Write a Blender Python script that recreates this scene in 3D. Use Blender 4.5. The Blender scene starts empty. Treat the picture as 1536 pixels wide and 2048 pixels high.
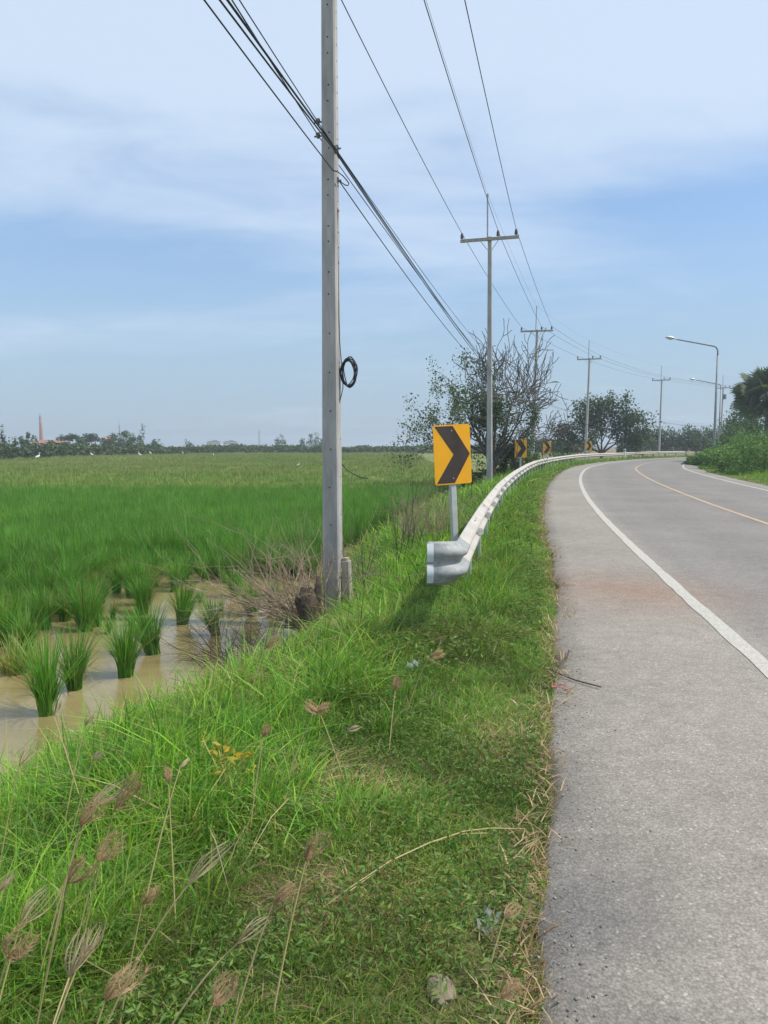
import bpy, math, random
import numpy as np
from mathutils import Vector, Matrix

R = math.radians
scene = bpy.context.scene
COL = scene.collection

# ------------------------------------------------------------------ camera, sky, sun, exposure
CAM_H, FPX, PITCH = 1.55, 1500.0, math.atan(134.0 / 1500.0)
cam_data = bpy.data.cameras.new("camera")
cam = bpy.data.objects.new("camera", cam_data)
COL.objects.link(cam)
cam.location = (0, 0, CAM_H)
cam.rotation_euler = (R(90) - PITCH, 0, 0)
cam_data.sensor_fit = 'VERTICAL'
cam_data.sensor_height = 36.0
cam_data.lens = FPX / 2048.0 * 36.0
cam_data.clip_start = 0.05
cam_data.clip_end = 6000
scene.camera = cam

SUN_AZ, SUN_EL = 98.0, 52.0
world = bpy.data.worlds.new("World")
scene.world = world
world.use_nodes = True
wn, wl = world.node_tree.nodes, world.node_tree.links
wn.clear()
def W(t, **kw):
    n = wn.new(t)
    for k, v in kw.items():
        setattr(n, k, v)
    return n
def wmath(op, a, b=None, c=None, clamp=False):
    n = W('ShaderNodeMath', operation=op, use_clamp=clamp)
    for i, v in enumerate((a, b, c)):
        if v is None: continue
        if isinstance(v, (int, float)): n.inputs[i].default_value = v
        else: wl.new(v, n.inputs[i])
    return n.outputs[0]
sky = W('ShaderNodeTexSky', sky_type='NISHITA', sun_disc=False)
sky.sun_elevation = R(SUN_EL)
sky.sun_rotation = R(SUN_AZ)
sky.altitude = 0
sky.air_density = 1.0
sky.dust_density = 0.6
sky.ozone_density = 2.0
tc = W('ShaderNodeTexCoord')
sep = W('ShaderNodeSeparateXYZ')
wl.new(tc.outputs['Generated'], sep.inputs[0])
zc = wmath('MAXIMUM', sep.outputs[2], 0.0)
den = wmath('ADD', zc, 0.10)
comb = W('ShaderNodeCombineXYZ')
wl.new(wmath('DIVIDE', sep.outputs[0], den), comb.inputs[0])
wl.new(wmath('DIVIDE', sep.outputs[1], den), comb.inputs[1])
mp = W('ShaderNodeMapping')
mp.inputs['Location'].default_value = (8.3, -3.2, 0)
mp.inputs['Rotation'].default_value = (0, 0, R(35))
mp.inputs['Scale'].default_value = (0.55, 1.0, 1)
wl.new(comb.outputs[0], mp.inputs[0])
n1 = W('ShaderNodeTexNoise'); n1.inputs['Scale'].default_value = 0.62; n1.inputs['Detail'].default_value = 7; n1.inputs['Roughness'].default_value = 0.5; n1.inputs['Distortion'].default_value = 0.35
wl.new(mp.outputs[0], n1.inputs['Vector'])
n2 = W('ShaderNodeTexNoise'); n2.inputs['Scale'].default_value = 2.6; n2.inputs['Detail'].default_value = 8; n2.inputs['Roughness'].default_value = 0.6; n2.inputs['Distortion'].default_value = 0.8
wl.new(mp.outputs[0], n2.inputs['Vector'])
cov = wmath('ADD', n1.outputs[0], wmath('MULTIPLY', wmath('SUBTRACT', n2.outputs[0], 0.5), 0.28))
# thin cirrus sheet: thickest overhead, thinning out towards the horizon
elev = W('ShaderNodeMapRange', interpolation_type='SMOOTHSTEP')
wl.new(zc, elev.inputs[0])
elev.inputs[1].default_value = 0.08; elev.inputs[2].default_value = 0.46
elev.inputs[3].default_value = -0.16; elev.inputs[4].default_value = 0.24
cov = wmath('ADD', cov, elev.outputs[0])
mr = W('ShaderNodeMapRange', interpolation_type='SMOOTHSTEP')
wl.new(cov, mr.inputs[0])
mr.inputs[1].default_value = 0.36; mr.inputs[2].default_value = 0.75
mr.inputs[3].default_value = 0.0; mr.inputs[4].default_value = 0.90
cloudmix = W('ShaderNodeMix', data_type='RGBA')
wl.new(mr.outputs[0], cloudmix.inputs['Factor'])
tint = W('ShaderNodeMix', data_type='RGBA', blend_type='MULTIPLY')
tint.inputs['Factor'].default_value = 1.0
wl.new(sky.outputs[0], tint.inputs[6])
tint.inputs[7].default_value = (0.80, 0.97, 1.12, 1)
# pale humid air all round the horizon
veil = W('ShaderNodeMapRange', interpolation_type='SMOOTHSTEP')
wl.new(zc, veil.inputs[0])
veil.inputs[1].default_value = 0.0; veil.inputs[2].default_value = 0.34
veil.inputs[3].default_value = 0.92; veil.inputs[4].default_value = 0.30
air = W('ShaderNodeMix', data_type='RGBA')
wl.new(veil.outputs[0], air.inputs['Factor'])
wl.new(tint.outputs[2], air.inputs[6])
air.inputs[7].default_value = (2.42, 3.16, 3.9, 1)
wl.new(air.outputs[2], cloudmix.inputs[6])
cloudmix.inputs[7].default_value = (3.95, 4.72, 5.75, 1)
bg = W('ShaderNodeBackground'); bg.inputs[1].default_value = 0.112
wl.new(cloudmix.outputs[2], bg.inputs[0])
wo = W('ShaderNodeOutputWorld')
wl.new(bg.outputs[0], wo.inputs[0])

sun_data = bpy.data.lights.new("sun", 'SUN')
sun_data.energy = 2.8
sun_data.angle = R(2.0)
sun_data.color = (1.0, 0.94, 0.85)
sun = bpy.data.objects.new("sun", sun_data)
COL.objects.link(sun)
_s = Vector((math.sin(R(SUN_AZ)) * math.cos(R(SUN_EL)), math.cos(R(SUN_AZ)) * math.cos(R(SUN_EL)), math.sin(R(SUN_EL))))
sun.rotation_euler = _s.to_track_quat('Z', 'Y').to_euler()
sun.location = (20, 0, 30)

vs = scene.view_settings
vs.view_transform = 'Standard'; vs.look = 'None'; vs.gamma = 1.0
vs.use_curve_mapping = False
vs.exposure = 0.62
scene.cycles.use_denoising = True
scene.cycles.max_bounces = 8
scene.cycles.transparent_max_bounces = 8
scene.cycles.volume_bounces = 0
HAZE_DENSITY = 0.0009

# ------------------------------------------------------------------ helpers
rng = np.random.default_rng(7)
def ray(px, py):
    """direction through a point of the photograph, scaled to unit depth along +Y"""
    cx, cy = (px - 768.0) / FPX, (1024.0 - py) / FPX
    c, s = math.cos(PITCH), math.sin(PITCH)
    d = np.array([cx, c + cy * s, -s + cy * c])
    return d / d[1]
def at(px, py, Y):
    return np.array([0, 0, CAM_H]) + ray(px, py) * Y
def on_z(px, py, z):
    d = ray(px, py)
    return np.array([0, 0, CAM_H]) + d * ((z - CAM_H) / d[2])

def hash2(ix, iy, seed):
    h = (ix.astype(np.int64) * 374761393 + iy.astype(np.int64) * 668265263 + seed * 982451653) & 0x7fffffff
    h = ((h ^ (h >> 13)) * 1274126177) & 0x7fffffff
    h = h ^ (h >> 16)
    return (h & 0xffff) / 65535.0
def vnoise(x, y, scale=1.0, seed=0):
    x = np.asarray(x, float) * scale + 1000.0; y = np.asarray(y, float) * scale + 1000.0
    ix, iy = np.floor(x), np.floor(y)
    fx, fy = x - ix, y - iy
    fx = fx * fx * (3 - 2 * fx); fy = fy * fy * (3 - 2 * fy)
    a = hash2(ix, iy, seed); b = hash2(ix + 1, iy, seed); c = hash2(ix, iy + 1, seed); d = hash2(ix + 1, iy + 1, seed)
    return (a * (1 - fx) + b * fx) * (1 - fy) + (c * (1 - fx) + d * fx) * fy
def fnoise(x, y, scale=1.0, seed=0):
    return 0.55 * vnoise(x, y, scale, seed) + 0.3 * vnoise(x, y, scale * 2.1, seed + 5) + 0.15 * vnoise(x, y, scale * 4.3, seed + 9)
def sstep(a, b, x):
    t = np.clip((np.asarray(x, float) - a) / (b - a), 0, 1)
    return t * t * (3 - 2 * t)

# ---- materials
def new_mat(name):
    m = bpy.data.materials.new(name); m.use_nodes = True
    nt = m.node_tree; nt.nodes.clear()
    return m, nt.nodes, nt.links
def set_in(node, name, val):
    if name in node.inputs: node.inputs[name].default_value = val
def mat(name, base, rough=0.7, metal=0.0, var=0.0, scale=4.0, col2=None, bump=0.0, bscale=30.0, spec=0.4, detail=5.0, attr=False, stretch=None):
    m, N, L = new_mat(name)
    out = N.new('ShaderNodeOutputMaterial'); p = N.new('ShaderNodeBsdfPrincipled')
    L.new(p.outputs[0], out.inputs[0])
    p.inputs['Roughness'].default_value = rough; p.inputs['Metallic'].default_value = metal
    set_in(p, 'Specular IOR Level', spec)
    p.inputs['Base Color'].default_value = (*base, 1)
    if var > 0 or col2 or bump > 0:
        t = N.new('ShaderNodeTexCoord'); src = t.outputs['Object']
        if stretch:
            mpn = N.new('ShaderNodeMapping'); mpn.inputs['Scale'].default_value = stretch
            L.new(src, mpn.inputs[0]); src = mpn.outputs[0]
        n = N.new('ShaderNodeTexNoise'); n.inputs['Scale'].default_value = scale; n.inputs['Detail'].default_value = detail; n.inputs['Roughness'].default_value = 0.65
        L.new(src, n.inputs['Vector'])
        c2 = col2 or tuple(max(0, b * (1 - var)) for b in base)
        c1 = base if col2 else tuple(min(1, b * (1 + var)) for b in base)
        r = N.new('ShaderNodeValToRGB')
        r.color_ramp.elements[0].position = 0.35; r.color_ramp.elements[1].position = 0.65
        r.color_ramp.elements[0].color = (*c2, 1); r.color_ramp.elements[1].color = (*c1, 1)
        L.new(n.outputs[0], r.inputs[0])
        L.new(r.outputs[0], p.inputs['Base Color'])
        if bump > 0:
            nb = N.new('ShaderNodeTexNoise'); nb.inputs['Scale'].default_value = bscale; nb.inputs['Detail'].default_value = 6
            L.new(src, nb.inputs['Vector'])
            b = N.new('ShaderNodeBump'); b.inputs['Strength'].default_value = bump; b.inputs['Distance'].default_value = 0.01
            L.new(nb.outputs[0], b.inputs['Height']); L.new(b.outputs[0], p.inputs['Normal'])
    return m
def leaf_mat(name, base=None, trans=0.35, rough=0.55, var=0.25, nscale=1.5, patch=None):
    """foliage: colour from the 'Col' attribute (or a fixed colour), varied, partly translucent"""
    m, N, L = new_mat(name)
    out = N.new('ShaderNodeOutputMaterial')
    p = N.new('ShaderNodeBsdfPrincipled'); p.inputs['Roughness'].default_value = rough
    set_in(p, 'Specular IOR Level', 0.25)
    tr = N.new('ShaderNodeBsdfTranslucent'); mix = N.new('ShaderNodeMixShader'); mix.inputs[0].default_value = trans
    L.new(p.outputs[0], mix.inputs[1]); L.new(tr.outputs[0], mix.inputs[2]); L.new(mix.outputs[0], out.inputs[0])
    if base is None:
        a = N.new('ShaderNodeVertexColor'); a.layer_name = 'Col'; src = a.outputs[0]
    else:
        a = N.new('ShaderNodeRGB'); a.outputs[0].default_value = (*base, 1); src = a.outputs[0]
    oi = N.new('ShaderNodeObjectInfo')
    t = N.new('ShaderNodeNewGeometry')
    if patch:      # broad patches of riper, yellower crop
        pn = N.new('ShaderNodeTexNoise'); pn.inputs['Scale'].default_value = 0.07; pn.inputs['Detail'].default_value = 4
        pm = N.new('ShaderNodeMapping'); pm.inputs['Scale'].default_value = (0.55, 1.7, 0.01); L.new(t.outputs['Position'], pm.inputs[0]); L.new(pm.outputs[0], pn.inputs['Vector'])
        prr = N.new('ShaderNodeMapRange'); prr.inputs[1].default_value = 0.42; prr.inputs[2].default_value = 0.66; prr.inputs[4].default_value = 0.6; L.new(pn.outputs[0], prr.inputs[0])
        px_ = N.new('ShaderNodeMix'); px_.data_type = 'RGBA'; L.new(prr.outputs[0], px_.inputs['Factor']); L.new(src, px_.inputs[6]); px_.inputs[7].default_value = (*patch, 1); src = px_.outputs[2]
    n = N.new('ShaderNodeTexNoise'); n.inputs['Scale'].default_value = nscale; n.inputs['Detail'].default_value = 3
    L.new(t.outputs['Position'], n.inputs['Vector'])
    v = N.new('ShaderNodeMath'); v.operation = 'MULTIPLY_ADD'; v.inputs[1].default_value = var * 2; v.inputs[2].default_value = 1 - var
    L.new(n.outputs[0], v.inputs[0])
    v2 = N.new('ShaderNodeMath'); v2.operation = 'MULTIPLY_ADD'; v2.inputs[1].default_value = 0.3; v2.inputs[2].default_value = -0.15
    L.new(oi.outputs['Random'], v2.inputs[0])
    v3 = N.new('ShaderNodeMath'); v3.operation = 'ADD'
    L.new(v.outputs[0], v3.inputs[0]); L.new(v2.outputs[0], v3.inputs[1])
    h = N.new('ShaderNodeHueSaturation')
    L.new(src, h.inputs['Color']); L.new(v3.outputs[0], h.inputs['Value'])
    L.new(h.outputs[0], p.inputs['Base Color'])
    h2 = N.new('ShaderNodeMix'); h2.data_type = 'RGBA'; h2.blend_type = 'MULTIPLY'; h2.inputs['Factor'].default_value = 1
    L.new(h.outputs[0], h2.inputs[6]); h2.inputs[7].default_value = (1.25, 1.2, 0.55, 1)
    L.new(h2.outputs[2], tr.inputs['Color'])
    return m

# ---- mesh building
class MB:
    def __init__(self): self.v = []; self.f = []
    def add(self, verts, faces):
        o = len(self.v); self.v.extend([tuple(map(float, q)) for q in verts]); self.f.extend([tuple(i + o for i in fc) for fc in faces]); return self
    def box(self, c, s, rot=None, bevel=0.0):
        hx, hy, hz = s[0] / 2, s[1] / 2, s[2] / 2
        if bevel > 0:
            b = bevel
            prof = [(-hx + b, -hy), (hx - b, -hy), (hx, -hy + b), (hx, hy - b), (hx - b, hy), (-hx + b, hy), (-hx, hy - b), (-hx, -hy + b)]
            vs_ = [(x, y, -hz) for x, y in prof] + [(x, y, hz) for x, y in prof]
            fs = [tuple(range(7, -1, -1)), tuple(range(8, 16))] + [(i, (i + 1) % 8, 8 + (i + 1) % 8, 8 + i) for i in range(8)]
        else:
            vs_ = [(sx * hx, sy * hy, sz * hz) for sz in (-1, 1) for sy in (-1, 1) for sx in (-1, 1)]
            fs = [(0, 2, 3, 1), (4, 5, 7, 6), (0, 1, 5, 4), (2, 6, 7, 3), (0, 4, 6, 2), (1, 3, 7, 5)]
        M = rot if rot is not None else Matrix.Identity(3)
        return self.add([Vector(c) + M @ Vector(q) for q in vs_], fs)
    def tube(self, pts, rad, n=6, cap=True):
        pts = [Vector(p) for p in pts]; k = len(pts)
        rad = [rad] * k if np.isscalar(rad) else list(rad)
        t0 = (pts[1] - pts[0]).normalized()
        up = Vector((0, 0, 1)) if abs(t0.z) < 0.9 else Vector((1, 0, 0))
        a = t0.cross(up).normalized()
        vs_ = []
        for i, p in enumerate(pts):
            t = (pts[min(i + 1, k - 1)] - pts[max(i - 1, 0)]).normalized()
            a = (a - t * a.dot(t)).normalized(); b = t.cross(a)
            for j in range(n):
                an = 2 * math.pi * j / n
                vs_.append(p + (a * math.cos(an) + b * math.sin(an)) * rad[i])
        fs = [(i * n + j, i * n + (j + 1) % n, (i + 1) * n + (j + 1) % n, (i + 1) * n + j) for i in range(k - 1) for j in range(n)]
        if cap: fs += [tuple(range(n - 1, -1, -1)), tuple(range((k - 1) * n, k * n))]
        return self.add(vs_, fs)
    def lathe(self, prof, n=12, c=(0, 0, 0), M=None):
        M = M if M is not None else Matrix.Identity(3)
        vs_ = []; k = len(prof)
        for r, z in prof:
            for j in range(n):
                an = 2 * math.pi * j / n
                vs_.append(Vector(c) + M @ Vector((r * math.cos(an), r * math.sin(an), z)))
        fs = [(i * n + j, i * n + (j + 1) % n, (i + 1) * n + (j + 1) % n, (i + 1) * n + j) for i in range(k - 1) for j in range(n)]
        fs += [tuple(range(n - 1, -1, -1)), tuple(range((k - 1) * n, k * n))]
        return self.add(vs_, fs)
    def prism(self, poly, t0, t1, axis='y'):
        """polygon in (x,z) extruded along y"""
        n = len(poly)
        vs_ = [(x, t0, z) for x, z in poly] + [(x, t1, z) for x, z in poly]
        fs = [tuple(range(n)), tuple(range(2 * n - 1, n - 1, -1))] + [(i + n, (i + 1) % n + n, (i + 1) % n, i) for i in range(n)]
        return self.add(vs_, fs)
    def mesh(self, name, material, origin=(0, 0, 0), smooth=False):
        me = bpy.data.meshes.new(name)
        o = Vector(origin)
        me.from_pydata([Vector(q) - o for q in self.v], [], self.f)
        if material: me.materials.append(material)
        if smooth: me.polygons.foreach_set('use_smooth', [True] * len(me.polygons))
        me.update(); return me
    def build(self, name, material, parent=None, origin=(0, 0, 0), smooth=False, loc=None):
        o = bpy.data.objects.new(name, self.mesh(name, material, origin, smooth))
        COL.objects.link(o); o.parent = parent
        if loc is not None: o.location = loc
        return o
def place(name, me, parent, loc=(0, 0, 0), rot=(0, 0, 0), scale=(1, 1, 1)):
    o = bpy.data.objects.new(name, me); COL.objects.link(o); o.parent = parent
    o.location = loc; o.rotation_euler = rot; o.scale = scale
    return o
def np_mesh(name, verts, tris, material, col=None, smooth=False):
    me = bpy.data.meshes.new(name)
    verts = np.ascontiguousarray(verts, dtype=np.float32); tris = np.ascontiguousarray(tris, dtype=np.int32)
    k = tris.shape[1]
    me.vertices.add(len(verts)); me.vertices.foreach_set('co', verts.ravel())
    me.loops.add(tris.size); me.loops.foreach_set('vertex_index', tris.ravel())
    me.polygons.add(len(tris)); me.polygons.foreach_set('loop_start', np.arange(0, tris.size, k, dtype=np.int32))
    me.polygons.foreach_set('loop_total', np.full(len(tris), k, dtype=np.int32))
    if smooth: me.polygons.foreach_set('use_smooth', np.ones(len(tris), dtype=bool))
    if col is not None:
        ca = me.color_attributes.new('Col', 'FLOAT_COLOR', 'POINT')
        c4 = np.ones((len(verts), 4), np.float32); c4[:, :3] = col
        ca.data.foreach_set('color', c4.ravel())
    me.materials.append(material); me.update(); me.validate()
    return me
def np_obj(name, verts, tris, material, col=None, parent=None, smooth=False, loc=None):
    if loc is not None: verts = np.asarray(verts) - np.asarray(loc)
    o = bpy.data.objects.new(name, np_mesh(name, verts, tris, material, col, smooth))
    COL.objects.link(o); o.parent = parent
    if loc is not None and parent is None: o.location = loc
    return o
def tag(o, label=None, cat=None, group=None, kind=None):
    if label: o['label'] = label
    if cat: o['category'] = cat
    if group: o['group'] = group
    if kind: o['kind'] = kind
    return o
def thing(name, label, cat, loc=(0, 0, 0), rz=0.0, group=None):
    o = bpy.data.objects.new(name, None); COL.objects.link(o)
    o.location = tuple(map(float, loc)); o.rotation_euler = (0, 0, rz); o.empty_display_size = 0.2
    return tag(o, label, cat, group, 'thing')
def copy_tree(o, parent=None):
    c = o.copy(); COL.objects.link(c); c.parent = parent
    for ch in list(o.children): copy_tree(ch, c)
    return c

def blades(base, h, w, az, lean, col, segs=3, rg=rng, curl=1.8, twist=0.6):
    """grass blades: tapered bent strips; returns verts, tris, colours"""
    n = len(base); t = np.linspace(0, 1, segs + 1)
    side = az + math.pi / 2 + rg.uniform(-twist, twist, n)
    sx, sy = np.cos(side), np.sin(side); dx, dy = np.cos(az), np.sin(az)
    V = np.zeros((n, 2 * segs + 1, 3)); 
    for k in range(segs + 1):
        tk = t[k]
        px = base[:, 0] + dx * h * lean * tk ** curl
        py = base[:, 1] + dy * h * lean * tk ** curl
        pz = base[:, 2] + h * (tk - 0.38 * np.clip(lean, 0, 1.3) * tk ** 2.2)
        ww = w * 0.5 * (1 - 0.85 * tk ** 1.6)
        if k < segs:
            V[:, 2 * k, 0] = px - sx * ww; V[:, 2 * k, 1] = py - sy * ww; V[:, 2 * k, 2] = pz
            V[:, 2 * k + 1, 0] = px + sx * ww; V[:, 2 * k + 1, 1] = py + sy * ww; V[:, 2 * k + 1, 2] = pz
        else:
            V[:, 2 * segs] = np.stack([px, py, pz], 1)
    T = []
    for k in range(segs - 1):
        T += [(2 * k, 2 * k + 1, 2 * k + 3), (2 * k, 2 * k + 3, 2 * k + 2)]
    T += [(2 * segs - 2, 2 * segs - 1, 2 * segs)]
    T = np.array(T)
    m = 2 * segs + 1
    tris = (np.arange(n)[:, None, None] * m + T[None]).reshape(-1, 3)
    C = np.repeat(col[:, None, :], m, 1).reshape(-1, 3)
    return V.reshape(-1, 3), tris, C
def leaves(c, size, rg, aspect=0.5, up=0.3, col=None, droop=0.0):
    """leaf faces: folded diamonds scattered at the points c"""
    n = len(c)
    d = rg.normal(size=(n, 3)); d[:, 2] = d[:, 2] * 0.6 - droop
    d /= np.linalg.norm(d, axis=1)[:, None]
    nn = rg.normal(size=(n, 3)); nn[:, 2] += up * 3
    s = np.cross(d, nn); s /= (np.linalg.norm(s, axis=1)[:, None] + 1e-9)
    nn = np.cross(s, d)
    sz = np.asarray(size) * rg.uniform(0.65, 1.25, n); sz = sz[:, None]
    V = np.zeros((n, 4, 3))
    V[:, 0] = c - d * sz * 0.5
    V[:, 1] = c + s * sz * aspect * 0.5 + nn * sz * 0.08
    V[:, 2] = c + d * sz * 0.5
    V[:, 3] = c - s * sz * aspect * 0.5 + nn * sz * 0.08
    T = np.array([(0, 1, 2), (0, 2, 3)])
    tris = (np.arange(n)[:, None, None] * 4 + T[None]).reshape(-1, 3)
    C = np.repeat(col[:, None, :], 4, 1).reshape(-1, 3) if col is not None else None
    return V.reshape(-1, 3), tris, C
def merge(parts):
    V, T, C = [], [], []; o = 0
    for v, t, c in parts:
        V.append(v); T.append(t + o); C.append(c); o += len(v)
    return np.concatenate(V), np.concatenate(T), np.concatenate(C)
def pick(cols, n, rg, wts=None, jit=0.15):
    cols = np.array(cols); i = rg.choice(len(cols), n, p=wts)
    c = cols[i] * rg.uniform(1 - jit, 1 + jit, (n, 1)) * rg.uniform(0.94, 1.06, (n, 3))
    return np.clip(c, 0, 1)

# ------------------------------------------------------------------ the road's line
_ctrl = np.array([(-3.3, -30), (0.1, -10), (2.65, 5.2), (3.5, 9.9), (4.75, 16.6), (6.5, 24.5), (9.3, 35.8), (13.9, 51.7), (19.8, 66), (31.0, 86), (47, 104), (70, 121), (100, 135), (140, 145)], float)
def _smooth_path(ctrl, step=0.5, sig=5.0):
    seg = np.r_[0, np.cumsum(np.hypot(*np.diff(ctrl, axis=0).T))]
    s = np.arange(0, seg[-1], step)
    # Catmull-Rom like: dense linear interpolation, then gaussian smoothing
    x, y = np.interp(s, seg, ctrl[:, 0]), np.interp(s, seg, ctrl[:, 1])
    k = np.exp(-0.5 * (np.arange(-40, 41) * step / sig) ** 2); k /= k.sum()
    xp = np.pad(x, 40, mode='reflect', reflect_type='odd'); yp = np.pad(y, 40, mode='reflect', reflect_type='odd')
    return np.stack([np.convolve(xp, k, 'valid'), np.convolve(yp, k, 'valid')], 1)
LINE = _smooth_path(_ctrl)                       # the left white edge line
_tan = np.gradient(LINE, axis=0); _tan /= np.linalg.norm(_tan, axis=1)[:, None]
RIGHT = np.stack([_tan[:, 1], -_tan[:, 0]], 1)   # unit vector to the right of travel
SARC = np.r_[0, np.cumsum(np.hypot(*np.diff(LINE, axis=0).T))]
I0 = int(np.argmin(abs(LINE[:, 1])))
def off_pt(i, lat): return LINE[i] + RIGHT[i] * lat
def path_at(s, lat):
    """point at arc length s (0 abreast of the camera), lat metres right of the edge line; and heading"""
    s = s + SARC[I0]
    x = np.interp(s, SARC, LINE[:, 0]); y = np.interp(s, SARC, LINE[:, 1])
    rx = np.interp(s, SARC, RIGHT[:, 0]); ry = np.interp(s, SARC, RIGHT[:, 1])
    return np.array([x + rx * lat, y + ry * lat]), math.atan2(-ry, rx)      # heading: angle clockwise from +Y
def shoulder_w(y): return np.interp(y, [-5, 2, 4.5, 7.5, 11, 60], [1.72, 1.66, 1.5, 1.34, 1.27, 1.2])
RIGHT_EDGE = 7.15
def lateral(x, y):
    """signed lateral offset from the edge line (right positive), for arrays"""
    x = np.asarray(x, float); y = np.asarray(y, float); shp = x.shape
    P = np.stack([x.ravel(), y.ravel()], 1); lat = np.empty(len(P))
    for a in range(0, len(P), 20000):
        q = P[a:a + 20000]
        d2 = ((q[:, None, :] - LINE[None, ::4]) ** 2).sum(2); i = d2.argmin(1) * 4
        best = np.full(len(q), 1e18); bl = np.zeros(len(q))
        for dlt in range(-3, 4):
            j = np.clip(i + dlt, 0, len(LINE) - 1); v = q - LINE[j]
            dd = (v ** 2).sum(1); l = (v * RIGHT[j]).sum(1)
            u = dd < best; best[u] = dd[u]; bl[u] = l[u]
        sg = np.sign(bl); sg[sg == 0] = 1
        lat[a:a + 20000] = sg * np.sqrt(best)
    return lat.reshape(shp)
WATER_Z, BED_Z = -1.0, -1.14
def toe(y): return np.interp(y, [-5, 4, 6.5, 7.8, 9, 11, 16, 30, 60], [5.2, 5.0, 4.6, 3.9, 3.7, 3.8, 4.4, 5.0, 5.5])
def ground_z(x, y, lat=None):
    x = np.asarray(x, float); y = np.asarray(y, float)
    if lat is None: lat = lateral(x, y)
    e = -lat - shoulder_w(y)                     # metres left of the pavement
    wig = (fnoise(x, y, 0.8, 3) - 0.5)
    T = toe(y) + wig * 0.9
    u = np.clip(e / T, 0, 1.3)
    zl = -0.012 - 0.10 * sstep(0.05, 0.35, u) - 1.01 * sstep(0.22, 1.02, u)
    zl = zl + (wig * 0.10 + (fnoise(x, y, 3.0, 8) - 0.5) * 0.05) * sstep(0.1, 0.6, e) * (1 - sstep(0.85, 1.05, u))
    zl = np.where(u > 1.0, np.minimum(zl, BED_Z + (wig * 0.06)), zl)
    er = lat - RIGHT_EDGE
    zr = -0.03 - 0.12 * sstep(0, 3.5, er) + 0.5 * sstep(3.0, 14.0, er) + (fnoise(x, y, 0.6, 4) - 0.5) * 0.15 * sstep(0.6, 3, er)
    z = np.where(e > 0, zl, np.where(er > 0, zr, -0.08))
    # towards the edges of the sheet the right-hand land also lies flat
    return z
def gz(x, y): return float(ground_z(np.array([x]), np.array([y]))[0])

# ------------------------------------------------------------------ ground sheet
def axis(a, b, fine, far):
    mid = list(np.arange(a, b, fine)); up = [b]; st = fine
    while up[-1] < far: st *= 1.22; up.append(up[-1] + st)
    dn = [a - fine]; st = fine
    while dn[-1] > -far: st *= 1.22; dn.append(dn[-1] - st)
    return np.array(dn[::-1] + mid + up)
gx = np.unique(np.r_[axis(-7, 9, 0.16, 1400), np.arange(9, 75, 0.8)]); gx = gx[np.r_[True, np.diff(gx) > 0.05]]
gy = np.unique(np.r_[axis(0.5, 16, 0.16, 1400), np.arange(16, 150, 0.7)]); gy = gy[np.r_[True, np.diff(gy) > 0.05]]
GX, GY = np.meshgrid(gx, gy)
GL = lateral(GX, GY)
GZ = ground_z(GX, GY, GL)
verts = np.stack([GX.ravel(), GY.ravel(), GZ.ravel()], 1)
nx, ny = len(gx), len(gy)
ii = (np.arange(ny - 1)[:, None] * nx + np.arange(nx - 1)[None]).ravel()
quads = np.stack([ii, ii + 1, ii + nx + 1, ii + nx], 1)
ge = -GL - shoulder_w(GY)
soil = np.array([0.13, 0.12, 0.055]); turf = np.array([0.10, 0.15, 0.04]); mud = np.array([0.20, 0.15, 0.075])
nz = fnoise(GX, GY, 1.3, 21)[..., None]
gcol = soil * (1 - sstep(0.4, 0.6, nz)) + turf * sstep(0.4, 0.6, nz)
wet = sstep(-0.8, -1.0, GZ)[..., None]
gcol = gcol * (1 - wet) + mud * wet
def ground_material():
    m, N, L = new_mat("soil_and_turf")
    out = N.new('ShaderNodeOutputMaterial'); p = N.new('ShaderNodeBsdfPrincipled'); L.new(p.outputs[0], out.inputs[0])
    p.inputs['Roughness'].default_value = 0.95; set_in(p, 'Specular IOR Level', 0.15)
    a = N.new('ShaderNodeVertexColor'); a.layer_name = 'Col'
    g = N.new('ShaderNodeNewGeometry')
    n = N.new('ShaderNodeTexNoise'); n.inputs['Scale'].default_value = 14; n.inputs['Detail'].default_value = 8; n.inputs['Roughness'].default_value = 0.7
    L.new(g.outputs['Position'], n.inputs['Vector'])
    v = N.new('ShaderNodeMath'); v.operation = 'MULTIPLY_ADD'; v.inputs[1].default_value = 1.2; v.inputs[2].default_value = 0.4
    L.new(n.outputs[0], v.inputs[0])
    h = N.new('ShaderNodeHueSaturation'); L.new(a.outputs[0], h.inputs['Color']); L.new(v.outputs[0], h.inputs['Value'])
    L.new(h.outputs[0], p.inputs['Base Color'])
    b = N.new('ShaderNodeBump'); b.inputs['Strength'].default_value = 0.8; b.inputs['Distance'].default_value = 0.03
    L.new(n.outputs[0], b.inputs['Height']); L.new(b.outputs[0], p.inputs['Normal'])
    return m
g = np_obj('ground', verts, quads, ground_material(), gcol.reshape(-1, 3), smooth=True)
tag(g, kind='structure')

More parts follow.
